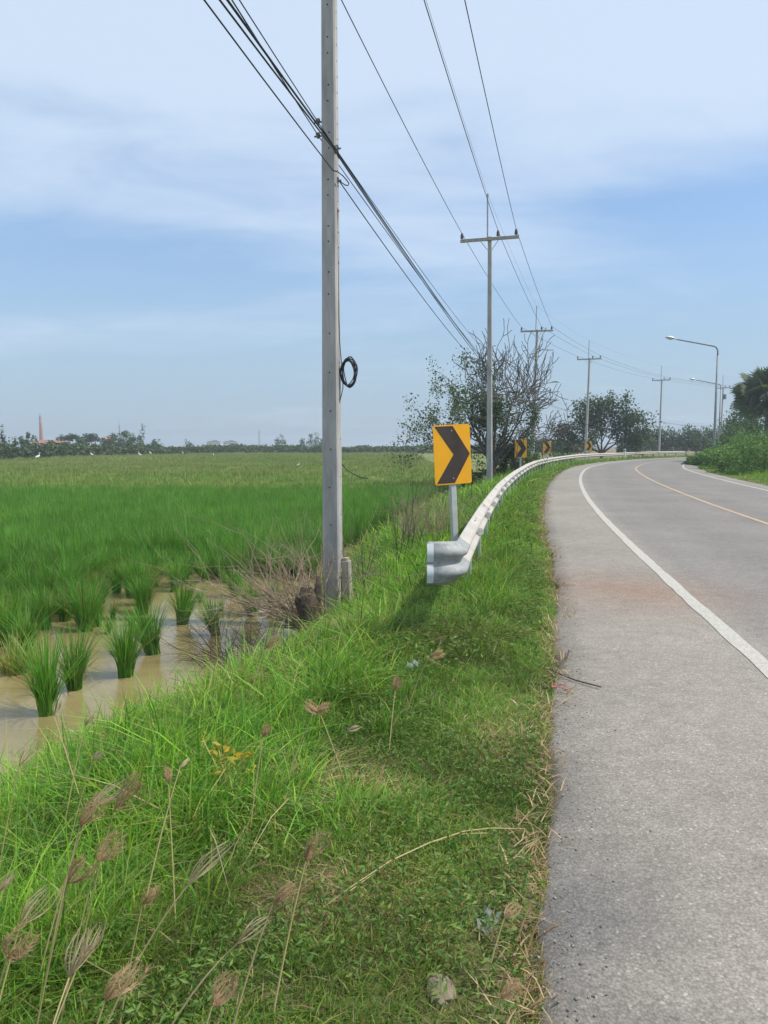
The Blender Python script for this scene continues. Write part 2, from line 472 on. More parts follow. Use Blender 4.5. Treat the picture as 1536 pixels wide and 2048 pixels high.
# ------------------------------------------------------------------ paddy water
def water_material():
    m, N, L = new_mat("muddy_water")
    out = N.new('ShaderNodeOutputMaterial'); p = N.new('ShaderNodeBsdfPrincipled'); L.new(p.outputs[0], out.inputs[0])
    p.inputs['Roughness'].default_value = 0.09; p.inputs['IOR'].default_value = 1.33
    g_ = N.new('ShaderNodeNewGeometry')
    n = N.new('ShaderNodeTexNoise'); n.inputs['Scale'].default_value = 1.1; n.inputs['Detail'].default_value = 5
    L.new(g_.outputs['Position'], n.inputs['Vector'])
    r = N.new('ShaderNodeValToRGB'); r.color_ramp.elements[0].position = 0.3; r.color_ramp.elements[1].position = 0.7
    r.color_ramp.elements[0].color = (0.21, 0.165, 0.07, 1); r.color_ramp.elements[1].color = (0.30, 0.245, 0.115, 1)
    L.new(n.outputs[0], r.inputs[0]); L.new(r.outputs[0], p.inputs['Base Color'])
    w = N.new('ShaderNodeTexNoise'); w.inputs['Scale'].default_value = 16; w.inputs['Detail'].default_value = 2
    L.new(g_.outputs['Position'], w.inputs['Vector'])
    b = N.new('ShaderNodeBump'); b.inputs['Strength'].default_value = 0.16; b.inputs['Distance'].default_value = 0.02
    L.new(w.outputs[0], b.inputs['Height']); L.new(b.outputs[0], p.inputs['Normal'])
    return m
# a sheet following the bank's foot out to the far side of the paddy
left = [LINE[i] + RIGHT[i] * -(shoulder_w(LINE[i][1]) + toe(LINE[i][1]) * 0.75) for i in range(0, len(LINE), 4) if -25 < LINE[i][1] < 60]
wv = [(x, y, WATER_Z) for x, y in left] + [(x - 90, y, WATER_Z) for x, y in left]
k = len(left)
wm = MB().add(wv, [(i + k, i, i + 1, i + k + 1) for i in range(k - 1)])
tag(wm.build('paddy_water', water_material()), kind='structure')

# ------------------------------------------------------------------ road
def road_material():
    m, N, L = new_mat("worn_asphalt")
    out = N.new('ShaderNodeOutputMaterial'); p = N.new('ShaderNodeBsdfPrincipled'); L.new(p.outputs[0], out.inputs[0])
    p.inputs['Roughness'].default_value = 0.85; set_in(p, 'Specular IOR Level', 0.3)
    a = N.new('ShaderNodeVertexColor'); a.layer_name = 'Col'
    g_ = N.new('ShaderNodeNewGeometry')
    def noise(sc, det=4, ro=0.6):
        n = N.new('ShaderNodeTexNoise'); n.inputs['Scale'].default_value = sc; n.inputs['Detail'].default_value = det; n.inputs['Roughness'].default_value = ro
        L.new(g_.outputs['Position'], n.inputs['Vector']); return n
    def ramp(src, p0, c0, p1, c1):
        r = N.new('ShaderNodeValToRGB'); r.color_ramp.elements[0].position = p0; r.color_ramp.elements[1].position = p1
        r.color_ramp.elements[0].color = (c0, c0, c0, 1); r.color_ramp.elements[1].color = (c1, c1, c1, 1); L.new(src, r.inputs[0]); return r.outputs[0]
    def mul(x, y, f=1.0, bt='MULTIPLY'):
        q = N.new('ShaderNodeMix'); q.data_type = 'RGBA'; q.blend_type = bt; q.inputs['Factor'].default_value = f
        L.new(x, q.inputs[6]); L.new(y, q.inputs[7]); return q.outputs[2]
    vor = N.new('ShaderNodeTexVoronoi'); vor.inputs['Scale'].default_value = 95; L.new(g_.outputs['Position'], vor.inputs['Vector'])
    vor2 = N.new('ShaderNodeTexVoronoi'); vor2.inputs['Scale'].default_value = 210; L.new(g_.outputs['Position'], vor2.inputs['Vector'])
    sepc = N.new('ShaderNodeSeparateColor'); L.new(vor.outputs['Color'], sepc.inputs[0])
    agg = ramp(sepc.outputs[0], 0.0, 0.84, 1.0, 1.16)        # each stone its own grey
    dark = ramp(vor.outputs['Distance'], 0.35, 1.03, 0.75, 0.76)
    sepc2 = N.new('ShaderNodeSeparateColor'); L.new(vor2.outputs['Color'], sepc2.inputs[0])
    agg2 = ramp(sepc2.outputs[1], 0.0, 0.86, 1.0, 1.14)
    c = mul(a.outputs[0], agg); c = mul(c, dark); c = mul(c, agg2)
    # rare white chips and dark pits
    c = mul(c, ramp(sepc.outputs[1], 0.965, 1.0, 0.975, 1.4))
    big = noise(0.55, 6, 0.6); c = mul(c, ramp(big.outputs[0], 0.3, 0.86, 0.7, 1.12))
    med = noise(7.0, 6, 0.7); c = mul(c, ramp(med.outputs[0], 0.3, 0.85, 0.7, 1.13))
    pit = noise(26.0, 3, 0.5); c = mul(c, ramp(pit.outputs[0], 0.25, 0.7, 0.33, 1.0))
    L.new(c, p.inputs['Base Color'])
    b = N.new('ShaderNodeBump'); b.inputs['Strength'].default_value = 0.4; b.inputs['Distance'].default_value = 0.003; b.invert = True
    L.new(vor.outputs['Distance'], b.inputs['Height'])
    b2 = N.new('ShaderNodeBump'); b2.inputs['Strength'].default_value = 0.4; b2.inputs['Distance'].default_value = 0.006
    L.new(med.outputs[0], b2.inputs['Height']); L.new(b.outputs[0], b2.inputs['Normal']); L.new(b2.outputs[0], p.inputs['Normal'])
    return m
idx = np.arange(0, len(LINE))
lats = np.array([-1.0, -0.96, -0.8, -0.6, -0.4, -0.2, 0.0])     # shoulder, as a fraction of its width
lane = np.array([0.35, 0.8, 1.4, 2.0, 2.6, 3.1, 3.6, 4.2, 4.8, 5.4, 6.1, 6.6, RIGHT_EDGE])
rv, rc = [], []
sub = np.arange(0, len(LINE) - 1, 0.5)
lx = np.interp(sub, idx, LINE[:, 0]); ly = np.interp(sub, idx, LINE[:, 1]); rx = np.interp(sub, idx, RIGHT[:, 0]); ry = np.interp(sub, idx, RIGHT[:, 1])
ncol = len(lats) + len(lane)
shoulder_c = np.array([0.292, 0.262, 0.222]); lane_c = np.array([0.228, 0.208, 0.187]); red_patch_c = np.array([0.27, 0.165, 0.115]); edge_c = np.array([0.13, 0.125, 0.12])
for x, y, ax_, ay_ in zip(lx, ly, rx, ry):
    sw = float(shoulder_w(y)); rag = (float(fnoise(np.array([y * 1.0]), np.array([3.0]), 1.6, 31)[0]) - 0.5) * 0.22
    for j, l in enumerate(np.r_[lats * sw, lane]):
        if j == 0: l = l + rag
        if j == 1: l = l + rag * 0.8
        if j == ncol - 1: l = l + rag * 1.2
        px_, py_ = x + ax_ * l, y + ay_ * l
        z = 0.004 if 0 < j < ncol - 1 else -0.06
        rv.append((px_, py_, z))
        c = shoulder_c if l < 0.02 else lane_c * (1.0 + 0.05 * math.cos((l - 0.7) * math.pi / 0.9))
        if l > 6.2: c = shoulder_c * 0.97
        rc.append(c)
rv = np.array(rv); rc = np.array(rc)
# dark old binder along the broken edge close to the camera, pale dust elsewhere, one soft-edged reddish patch
el = fnoise(rv[:, 0], rv[:, 1], 1.4, 40)
lat_r = lateral(rv[:, 0], rv[:, 1])
nr = sstep(3.6, 2.2, rv[:, 1]) * sstep(-1.0, -1.5, lat_r) * sstep(0.25, 0.6, el)
rc = rc * (1 - nr[:, None]) + edge_c * nr[:, None]
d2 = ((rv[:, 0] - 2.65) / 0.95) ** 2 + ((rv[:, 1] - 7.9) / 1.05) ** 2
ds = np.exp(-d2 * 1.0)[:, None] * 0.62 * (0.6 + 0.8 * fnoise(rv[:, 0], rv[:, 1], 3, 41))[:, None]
rc = rc * (1 - ds) + red_patch_c * ds
ni = len(sub)
ii = (np.arange(ni - 1)[:, None] * ncol + np.arange(ncol - 1)[None]).ravel()
rq = np.stack([ii, ii + 1, ii + ncol + 1, ii + ncol], 1)
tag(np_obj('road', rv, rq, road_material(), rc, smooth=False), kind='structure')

def paint_material(name, col, worn):
    m, N, L = new_mat(name)
    out = N.new('ShaderNodeOutputMaterial'); p = N.new('ShaderNodeBsdfPrincipled'); L.new(p.outputs[0], out.inputs[0])
    p.inputs['Roughness'].default_value = 0.7
    g_ = N.new('ShaderNodeNewGeometry')
    n = N.new('ShaderNodeTexNoise'); n.inputs['Scale'].default_value = 45; n.inputs['Detail'].default_value = 8; n.inputs['Roughness'].default_value = 0.75
    L.new(g_.outputs['Position'], n.inputs['Vector'])
    r = N.new('ShaderNodeValToRGB'); r.color_ramp.elements[0].position = 0.36; r.color_ramp.elements[1].position = 0.56
    r.color_ramp.elements[0].color = (*worn, 1); r.color_ramp.elements[1].color = (*col, 1)
    L.new(n.outputs[0], r.inputs[0]); L.new(r.outputs[0], p.inputs['Base Color'])
    b = N.new('ShaderNodeBump'); b.inputs['Strength'].default_value = 0.4; b.inputs['Distance'].default_value = 0.004
    L.new(n.outputs[0], b.inputs['Height']); L.new(b.outputs[0], p.inputs['Normal'])
    return m
M_white = paint_material("white_road_paint", (0.50, 0.47, 0.41), (0.31, 0.285, 0.25))
M_orange = paint_material("orange_road_paint", (0.50, 0.33, 0.19), (0.30, 0.25, 0.20))
def stripe(name, c, half, material):
    vs_, fs = [], []
    for q, (x, y, ax_, ay_) in enumerate(zip(lx, ly, rx, ry)):
        jl = (random.random() - 0.5) * 0.016; jr = (random.random() - 0.5) * 0.016
        vs_ += [(x + ax_ * (c - half + jl), y + ay_ * (c - half + jl), 0.0085), (x + ax_ * (c + half + jr), y + ay_ * (c + half + jr), 0.0085)]
        if q: fs.append((2 * q - 2, 2 * q - 1, 2 * q + 1, 2 * q))
    tag(MB().add(vs_, fs).build(name, material), kind='structure')
random.seed(3)
stripe('white_edge_line', 0.0, 0.066, M_white)
stripe('orange_centre_line', 3.05, 0.055, M_orange)
stripe('white_edge_line', 6.1, 0.06, M_white)

# ------------------------------------------------------------------ materials of the things
M_conc = mat("pole_concrete", (0.39, 0.375, 0.36), 0.9, var=0.24, scale=7.0, bump=0.5, bscale=60, stretch=(1, 1, 0.16), detail=9.0)
M_conc_old = mat("old_concrete", (0.36, 0.33, 0.28), 0.95, var=0.25, scale=6, bump=0.5, bscale=50)
M_hole = mat("dark_hole", (0.03, 0.03, 0.03), 0.9)
M_galv = mat("galvanised_steel", (0.60, 0.60, 0.585), 0.48, metal=0.35, var=0.10, scale=5.0, bump=0.12, bscale=40, spec=0.5)
M_galv_dull = mat("weathered_zinc", (0.40, 0.42, 0.42), 0.6, metal=0.35, var=0.18, scale=7.0, bump=0.1, bscale=40)
M_lamp = mat("lamp_pole_zinc", (0.24, 0.26, 0.27), 0.6, metal=0.2, var=0.15, scale=3.0)
M_wing = mat("shaded_zinc", (0.31, 0.32, 0.315), 0.65, metal=0.15, var=0.2, scale=20.0, bump=0.15, bscale=50)  # darker, mottled zinc; the flared end's shade is put into the colour
M_beam = mat("guardrail_zinc", (0.50, 0.475, 0.425), 0.7, metal=0.05, var=0.10, scale=2.5, col2=(0.42, 0.39, 0.345), bump=0.1, bscale=60, stretch=(1, 1, 3))
M_steel_dark = mat("painted_steel", (0.16, 0.17, 0.18), 0.5, metal=0.3, var=0.15)
M_porc = mat("brown_porcelain", (0.065, 0.045, 0.04), 0.25, var=0.2)
M_wire = mat("weathered_conductor", (0.045, 0.05, 0.06), 0.6)
M_cable = mat("black_cable", (0.018, 0.02, 0.024), 0.5)
M_yellow = mat("sign_yellow", (0.94, 0.43, 0.004), 0.42, var=0.05, scale=3.0, spec=0.5)
M_black = mat("sign_black", (0.055, 0.040, 0.032), 0.5, var=0.25, scale=4.0)
M_reflect = mat("white_reflective_tape", (0.62, 0.66, 0.68), 0.4, var=0.06)
M_disc = mat("grey_reflector", (0.40, 0.39, 0.37), 0.45, var=0.2, scale=30)
M_postpaint = mat("white_sign_post", (0.52, 0.53, 0.53), 0.7, var=0.14, scale=5, bump=0.2)
M_bark = mat("grey_bark", (0.10, 0.086, 0.074), 0.95, var=0.35, scale=5, bump=0.8, bscale=25)
M_bark_pale = mat("pale_bark", (0.24, 0.205, 0.17), 0.95, var=0.3, scale=5, bump=0.6, bscale=25)
M_twig = mat("dry_twig", (0.31, 0.235, 0.165), 0.9, var=0.4, scale=3)
M_twig_dark = mat("dark_twig", (0.085, 0.06, 0.05), 0.9, var=0.35, scale=4)
M_stump = mat("wet_dark_bark", (0.075, 0.055, 0.042), 0.95, var=0.45, scale=9, bump=1.0, bscale=30)
M_leaf = leaf_mat("leaves", None, 0.3)
M_blade = leaf_mat("grass_blades", None, 0.38, rough=0.5, var=0.2, nscale=2.0)
M_rice = leaf_mat("rice_blades", None, 0.36, rough=0.45, var=0.25, nscale=0.5)
M_rice_far = leaf_mat("rice_blades_far", None, 0.36, rough=0.45, var=0.3, nscale=0.3, patch=(0.30, 0.30, 0.10))
M_leaf_far = leaf_mat("far_leaves", None, 0.2, rough=0.7, var=0.3, nscale=0.35)
M_brick = mat("red_brick_stack", (0.36, 0.17, 0.135), 0.9, var=0.12, scale=1.5)
M_stackgrey = mat("grey_stack_top", (0.34, 0.33, 0.33), 0.9, var=0.1)
M_redroof = mat("red_roof", (0.32, 0.13, 0.095), 0.85, var=0.15, scale=0.6)
M_orangeroof = mat("orange_temple_roof", (0.55, 0.19, 0.07), 0.6, var=0.15, scale=1)
M_whitewall = mat("white_wall", (0.74, 0.72, 0.68), 0.85, var=0.05, scale=0.3)
M_brownroof = mat("brown_roof", (0.26, 0.18, 0.14), 0.85, var=0.1)
M_window = mat("dark_window", (0.05, 0.06, 0.07), 0.2)
M_feather = mat("white_feathers", (0.80, 0.80, 0.77), 0.8, var=0.04)
M_beak = mat("yellow_beak", (0.6, 0.4, 0.06), 0.5)
M_lens = mat("lamp_lens", (0.62, 0.65, 0.66), 0.2)
M_grain_brown = leaf_mat("brown_plume", (0.50, 0.36, 0.22), 0.35, var=0.25, nscale=30)
M_grain_pale = leaf_mat("pale_plume", (0.56, 0.47, 0.32), 0.35, var=0.2, nscale=30)
M_straw = leaf_mat("straw", None, 0.25, var=0.2, nscale=6)
M_stalk = leaf_mat("stalk", (0.50, 0.42, 0.20), 0.2, var=0.2, nscale=8)

# ------------------------------------------------------------------ utility poles
POLE_Z0 = -0.72
ARM_Z = 10.30
ARM_LATS = (-1.18, 0.36, 1.12)                 # insulator positions along the crossarm
HOLES_D = []
def pole_hw(z, hb=0.125, ht=0.082): return hb + (ht - hb) * (z / 11.0)
def make_pole(detail):
    root = thing('utility_pole', None, 'utility pole', (0, 0, 0), 0, 'concrete utility poles beside the road')
    H = ARM_Z - POLE_Z0 + 0.12
    m = MB(); c = 0.022
    rings = []
    for z in (-0.6, 0.0, 2.0, 4.0, 6.0, 8.0, H):
        w = pole_hw(max(z, 0))
        rings.append([(-w + c, -w, z), (w - c, -w, z), (w, -w + c, z), (w, w - c, z), (w - c, w, z), (-w + c, w, z), (-w, w - c, z), (-w, -w + c, z)])
    vs_ = [q for r_ in rings for q in r_]; k = len(rings)
    fs = [(i * 8 + j, i * 8 + (j + 1) % 8, (i + 1) * 8 + (j + 1) % 8, (i + 1) * 8 + j) for i in range(k - 1) for j in range(8)]
    fs += [tuple(range(7, -1, -1)), tuple(range((k - 1) * 8, k * 8))]
    m.add(vs_, fs); m.build('shaft', M_conc, root)
    if detail:
        # through-bolt holes down both visible faces
        hm = MB()
        zs = list(np.arange(0.75, 5.2, 0.52)) + list(np.arange(5.2, 9.6, 0.20))
        for i, z in enumerate(zs):
            w = pole_hw(z)
            if z < 5.2 or i % 3 != 1:
                hm.lathe([(0.011, 0), (0.011, 0.003)], 8, (random.uniform(-.01, .01), -w, z), Matrix.Rotation(R(90), 3, 'X'))
            hm.lathe([(0.011, 0), (0.011, 0.003)], 8, (w, random.uniform(-.01, .01), z + 0.14), Matrix.Rotation(R(90), 3, 'Y'))
        hm.build('bolt_holes', M_hole, root)['kind'] = 'stuff'
    z0 = ARM_Z - POLE_Z0
    MB().box((0, -pole_hw(z0) - 0.055, z0), (2.5, 0.11, 0.12), bevel=0.012).build('crossarm', M_conc_old, root)
    for s in (-1, 1):
        MB().tube([(s * 0.42, -pole_hw(z0) - 0.10, z0 - 0.03), (s * 0.07, -pole_hw(z0) - 0.02, z0 - 0.47)], 0.014, 5).build('brace', M_galv_dull, root)
    ins = MB()
    ins.lathe([(0.02, 0), (0.02, 0.05), (0.075, 0.055), (0.07, 0.085), (0.045, 0.095), (0.072, 0.105), (0.068, 0.14), (0.045, 0.15), (0.068, 0.16), (0.062, 0.20), (0.035, 0.215), (0.048, 0.225), (0.045, 0.26), (0.02, 0.275)], 12)
    ime = ins.mesh('insulator', M_porc, smooth=True)
    for l in ARM_LATS: place('insulator', ime, root, (l, -pole_hw(z0) - 0.055, z0 + 0.058))
    MB().box((-0.10, -0.02, z0 + 0.9), (0.06, 0.06, 1.9)).box((-0.10, -0.02, z0 + 1.87), (0.085, 0.085, 0.07)).build('lightning_rod', M_galv_dull, root)
    return root
random.seed(5)
POLES = [at(664, 900, 10.4), at(980, 900, 33.0), at(1064.5, 900, 59.0), at(1171, 900, 78.0), at(1318, 900, 103.0), at(1440, 900, 117.0)]
POLES = [np.array([p[0], p[1], POLE_Z0]) for p in POLES]
POLES[0][2] -= 0.62
BACK = np.array([-5.0, -11.0, POLE_Z0])
NEXT = np.array([84.0, 137.0, POLE_Z0])
chain = [BACK] + POLES + [NEXT]
p_det = make_pole(True); p_far = make_pole(False)
POLE_LABELS = ['tall grey concrete utility pole standing nearest, beside the paddy and dead brush',
    'concrete utility pole with crossarm rising through the half bare tree',
    'concrete utility pole with crossarm just right of the half bare tree',
    'concrete utility pole in front of the round leafy tree',
    'concrete utility pole behind the far end of the guardrail',
    'farthest utility pole with a grey box, beside the street lamps']
POLE_RZ = []
LEAN = [(0.0, 0.0), (0.0, R(-0.6)), (0.0, R(1.1)), (0, R(1.0)), (0, R(0.4)), (0, R(0.7))]
arms = []
for i, p in enumerate(POLES):
    r = p_det if i == 0 else (p_far if i == 1 else copy_tree(p_far))
    a, b = chain[i], chain[i + 2]
    hd = math.atan2(b[0] - a[0], b[1] - a[1])
    rz = -hd if i else R(-9.5)
    POLE_RZ.append(rz)
    r.location = tuple(p); r.rotation_euler = (LEAN[i][0], LEAN[i][1], rz); r['label'] = POLE_LABELS[i]
    M = Matrix.Translation(Vector(p)) @ r.rotation_euler.to_matrix().to_4x4()
    z0 = ARM_Z - POLE_Z0
    arms.append(([np.array(M @ Vector((l, -pole_hw(z0) - 0.055, z0 + 0.058 + 0.262))) for l in ARM_LATS], np.array(M @ Vector((-0.10, -0.02, z0 + 1.9))), M))
    if i == 5:
        MB().box((0.34, -0.1, z0 - 1.35), (0.42, 0.35, 0.75), bevel=0.03).box((0.12, -0.05, z0 - 1.2), (0.12, 0.08, 0.06)).build('meter_box', M_steel_dark, r)
def virt(p, hd):
    M = Matrix.Translation(Vector(p)) @ Matrix.Rotation(-hd, 4, 'Z'); z0 = ARM_Z - POLE_Z0
    return ([np.array(M @ Vector((l, -0.12, z0 + 0.32))) for l in ARM_LATS], np.array(M @ Vector((-0.1, 0, z0 + 1.9))), M)
arms_all = [virt(BACK, R(12))] + arms + [virt(NEXT, R(58))]
def span(a, b, sag, n=14):
    t = np.linspace(0, 1, n)[:, None]
    p = np.asarray(a) * (1 - t) + np.asarray(b) * t
    p[:, 2] -= (4 * sag * t * (1 - t))[:, 0]
    return p
def wire(name, pts_list, sags, rad, material, label, cat, group):
    pts = []
    for j in range(len(pts_list) - 1):
        L_ = np.linalg.norm(np.asarray(pts_list[j + 1]) - np.asarray(pts_list[j]))
        n = int(np.clip(L_ / 1.6, 8, 22))
        sp = span(pts_list[j], pts_list[j + 1], sags[j] if hasattr(sags, '__len__') else sags * (L_ / 25.0) ** 2, n)
        pts += list(sp if j == 0 else sp[1:])
    o = MB().tube(pts, rad, 5).build(name, material, origin=pts[0], smooth=True)
    o.location = tuple(pts[0])
    return tag(o, label, cat, group)
GW = 'power lines along the poles'
for k_, nm in enumerate(('left', 'middle', 'right')):
    lab = ['overhead power wire on the left end of the crossarms', 'overhead power wire on the middle insulators of the crossarms', 'overhead power wire on the right end of the crossarms, nearest the road'][k_]
    wire('power_wire', [a[0][k_] for a in arms_all], 0.16, 0.011, M_wire, lab, 'wire', GW)
wire('ground_wire', [a[1] for a in arms_all], 0.16, 0.0045, M_wire, 'thin overhead wire strung between the tips of the pole rods', 'wire', GW)

# ---- telephone cables lower down
P1 = POLES[0]; Y1 = P1[1]
front = Y1 - 0.17
def via(px, py, Y): return at(px, py, Y)
cab_y = lambda i: POLES[i][1] - 0.15
def cable(p0, p1, p2, rest, rad, label, s01=0.04, s12=0.14, name='telephone_cable', extra=None):
    pts = [p0, p1] + ([p2] if p2 is not None else []) + rest
    sg = [s01, s12] + [0.35, 0.3, 0.45, 0.3, 0.3][:len(pts) - 3]
    return wire(name, pts, sg, rad, M_cable, label, 'cable', 'telephone cables on the poles')
def low(i, dz): return np.array([POLES[i][0] - 0.05, POLES[i][1] - 0.16, CAM_H + dz])
# where each cable leaves the frame overhead, at the pole, and at the second pole
back = lambda px, Y, xoff: at(px, 0, Y) + (at(px, 0, Y) - P1 * [1, 1, 0] - np.array([xoff, 0, at(px, 0, Y)[2]])) * [2.0, 2.0, 0]
def away(px, p1, Y=6.6):
    q = at(px, 0, Y); return p1 + (q - p1) * 2.4 + np.array([0, 0, -0.1 * 0])
tailA = [low(2, 4.15), low(3, 3.75), low(4, 3.55), low(5, 3.3)]
tailB = [low(2, 3.72), low(3, 3.35), low(4, 3.2), low(5, 3.05)]
tailC = [low(2, 3.62), low(3, 3.28), low(4, 3.12), low(5, 2.95)]
pA = via(671, 297, front + 0.05); cable(away(485, pA), pA, at(968, 700, cab_y(1)), tailA, 0.006, 'thin topmost telephone cable crossing the nearest pole')
pB = via(669, 295, front + 0.01); cable(away(462, pB), pB, at(984, 742, cab_y(1)), tailB, 0.012, 'thick upper telephone cable strapped to the nearest pole')
pC = via(668, 299, front - 0.015); cable(away(447, pC), pC, at(984, 748, cab_y(1) - 0.03), tailC, 0.010, 'thick lower telephone cable strapped to the nearest pole')
pD = via(645, 284, Y1 + 0.17); cable(away(470, pD), pD, at(978, 728, cab_y(1)), [], 0.007, 'telephone cable passing behind the nearest pole')
pE = via(666, 341, front)
wire('telephone_cable', [away(418, pE, 6.3), pE], [0.05], 0.008, M_cable, 'lowest loose telephone cable slanting across the front of the nearest pole', 'cable', 'telephone cables on the poles')
lp = [pE] + [at(x, y, front + dy) for x, y, dy in ((676, 344, 0.02), (686, 352, 0.06), (693, 360, 0.1), (698, 367, 0.13), (696, 371, 0.15), (690, 370, 0.16), (683, 365, 0.16), (677, 361, 0.15))]
lp2 = list(span(at(679, 363, front + 0.15), at(982, 752, cab_y(1)), 0.25, 16))
o = MB().tube(lp + lp2, 0.008, 5).build('telephone_cable', M_cable, origin=pE, smooth=True); o.location = tuple(pE)
tag(o, 'loose telephone cable with a slack loop right of the nearest pole', 'cable', 'telephone cables on the poles')
# clamps on the near pole (parts of it): local coordinates of the pole
Minv = np.array((arms[0][2]).inverted())
def pole_local(q): return (Minv @ np.r_[q, 1.0])[:3]
def clamp(q, long=0.16, ax='Y'):
    c = pole_local(q); MB().box(c, (0.03, long, 0.035), bevel=0.006).box(c + np.array([0, 0, 0.03]), (0.05, 0.05, 0.03)).tube([c + np.array([-0.05, 0, 0]), c + np.array([0.06, 0, 0.005])], 0.012, 6).build('cable_clamp', M_steel_dark, p_det)
clamp(at(673, 298, Y1 - 0.06)); clamp(at(636, 245, Y1 - 0.02), 0.06); clamp(at(636, 273, Y1 + 0.02), 0.06); clamp(at(674, 362, Y1 - 0.02), 0.1)
# hanging black cable, orange tie and coil
base_c = at(681, 745, Y1 - 0.03)
coil = thing('cable_coil', 'coil of black cable hanging on the right side of the nearest pole', 'cable coil', base_c)
random.seed(11)
cm = MB()
for t_ in range(9):
    rx_, rz_ = 0.10 + random.uniform(-.022, .03), 0.185 + random.uniform(-.02, .022)
    ox, oz, oy = 0.105 + random.uniform(-.015, .025), random.uniform(-.015, .015), random.uniform(-.03, .03)
    pts = [(ox + rx_ * math.cos(a_) + 0.01 * math.sin(3 * a_ + t_), oy + 0.03 * math.sin(a_ + t_), oz + rz_ * math.sin(a_)) for a_ in np.linspace(0, 2 * math.pi, 25)]
    cm.tube(pts, 0.0075, 5, cap=False)
cm.build('cable_turns', M_cable, coil, smooth=True)
dp = [at(x, y, Y1 - 0.04) for x, y in ((673, 411), (676, 420), (675, 460), (676, 520), (677, 600), (679, 680), (682, 715), (685, 745), (686, 775), (683, 790), (680, 800))]
MB().tube([q - base_c for q in dp], 0.006, 5).build('hanging_lead', M_cable, coil, smooth=True)
ti = at(677, 421, Y1 - 0.04) - base_c
MB().lathe([(0.004, -0.012), (0.016, -0.008), (0.018, 0.004), (0.006, 0.012)], 8, ti, Matrix.Rotation(R(80), 3, 'Y')).build('tie', mat("orange_tie", (0.5, 0.13, 0.08), 0.5), coil)
dr = [at(x, y, Y1 - 0.02) for x, y in ((684, 928), (694, 940), (708, 949), (722, 955), (737, 957))]
o = MB().tube(dr, 0.007, 5).build('cable_stub', M_cable, origin=dr[0], smooth=True); o.location = tuple(dr[0])
tag(o, 'short cut cable end sticking out right of the nearest pole', 'cable')
# concrete stub standing against its foot
sb = at(697, 1190, Y1 + 0.02); sz = gz(sb[0], sb[1])
st = MB().box((0, 0, 0.36), (0.125, 0.14, 1.1), bevel=0.015); st.box((0.0, 0, 0.93), (0.09, 0.10, 0.05), bevel=0.02)
o = st.build('concrete_stub', M_conc_old); o.location = (sb[0], sb[1], sz - 0.1); o.rotation_euler = (R(1), R(-2), R(-12))
tag(o, 'short broken concrete stub standing right against the foot of the nearest pole', 'post')

# ------------------------------------------------------------------ guardrail
RAIL_LAT, RAIL_TOP = -2.20, 0.755
S_START, S_END = 5.75, 0.0
PROF = [(0.0, 0.0), (0.012, 0.02), (0.05, 0.045), (0.078, 0.065), (0.083, 0.085), (0.075, 0.105), (0.03, 0.135), (0.012, 0.156),
        (0.03, 0.177), (0.075, 0.207), (0.083, 0.227), (0.078, 0.247), (0.05, 0.267), (0.012, 0.292), (0.0, 0.312)]
def rail_frame(s):
    p, hd = path_at(s, RAIL_LAT)
    return p, hd
# find arc lengths of the ends
ss = np.arange(0, 140, 0.25); pp = np.array([rail_frame(s)[0] for s in ss])
S0 = ss[np.argmin(abs(pp[:, 1] - 6.15))]
S1 = ss[np.argmin(abs(pp[:, 0] / pp[:, 1] - (1372 - 768) / 1500.0) + (pp[:, 1] < 30) * 9)]
p0, h0 = rail_frame(S0)
rail = thing('guardrail', 'long galvanised W-beam guardrail curving along the left shoulder', 'guardrail', (p0[0], p0[1], gz(p0[0], p0[1])))
RO = np.array(rail.location)
def rail_z(s): return RAIL_TOP - 0.312 + 0.02 * math.sin(s * 0.21)
def sweep_beam(stations, thick=0.004, flat=None):
    """stations: (x, y, right-x, right-y, z, vscale)"""
    m = MB(); n = len(PROF); vs_ = []
    for si, (x, y, ax_, ay_, z, sc) in enumerate(stations):
        for sgn in (0, 1):
            for u, v in PROF:
                uu = (u if flat is None else 0.04 + (u - 0.04) * flat[si]) - sgn * thick; vv = (v - 0.156) * sc + 0.156
                vs_.append((x + ax_ * uu - RO[0], y + ay_ * uu - RO[1], z + vv - RO[2]))
    k = len(stations); fs = []
    for i in range(k - 1):
        a0, b0 = i * 2 * n, (i + 1) * 2 * n
        for j in range(n - 1):
            fs.append((a0 + j, b0 + j, b0 + j + 1, a0 + j + 1))
            fs.append((a0 + n + j, a0 + n + j + 1, b0 + n + j + 1, b0 + n + j))
        fs.append((a0, a0 + n, b0 + n, b0)); fs.append((a0 + n - 1, b0 + n - 1, b0 + 2 * n - 1, a0 + 2 * n - 1))
    for e_ in (0, k - 1):
        a0 = e_ * 2 * n
        for j in range(n - 1):
            fs.append((a0 + j, a0 + j + 1, a0 + n + j + 1, a0 + n + j) if e_ == 0 else (a0 + j, a0 + n + j, a0 + n + j + 1, a0 + j + 1))
    return m.add(vs_, fs)
def station(s, du=0.0):
    p, hd = rail_frame(s); r_ = np.array([math.cos(hd), -math.sin(hd)])
    return (p[0] + r_[0] * du, p[1] + r_[1] * du, r_[0], r_[1], rail_z(s), 1.0)
SEC = 4.0; s = S0; q = 0
while s < S1 - 1:
    e_ = min(s + SEC + 0.16, S1)
    sts = [station(t_, 0.005 if q % 2 else 0.0) for t_ in np.linspace(s, e_, 9)]
    if e_ >= S1 - 0.01:   # the far end dips to the ground
        sts = [(a[0], a[1], a[2], a[3], a[4] - 0.30 * max(0, (j - 3) / 5.0) ** 1.5, 1) for j, a in enumerate(sts)]
    sweep_beam(sts).build('beam', M_beam, rail, smooth=True)
    s += SEC; q += 1
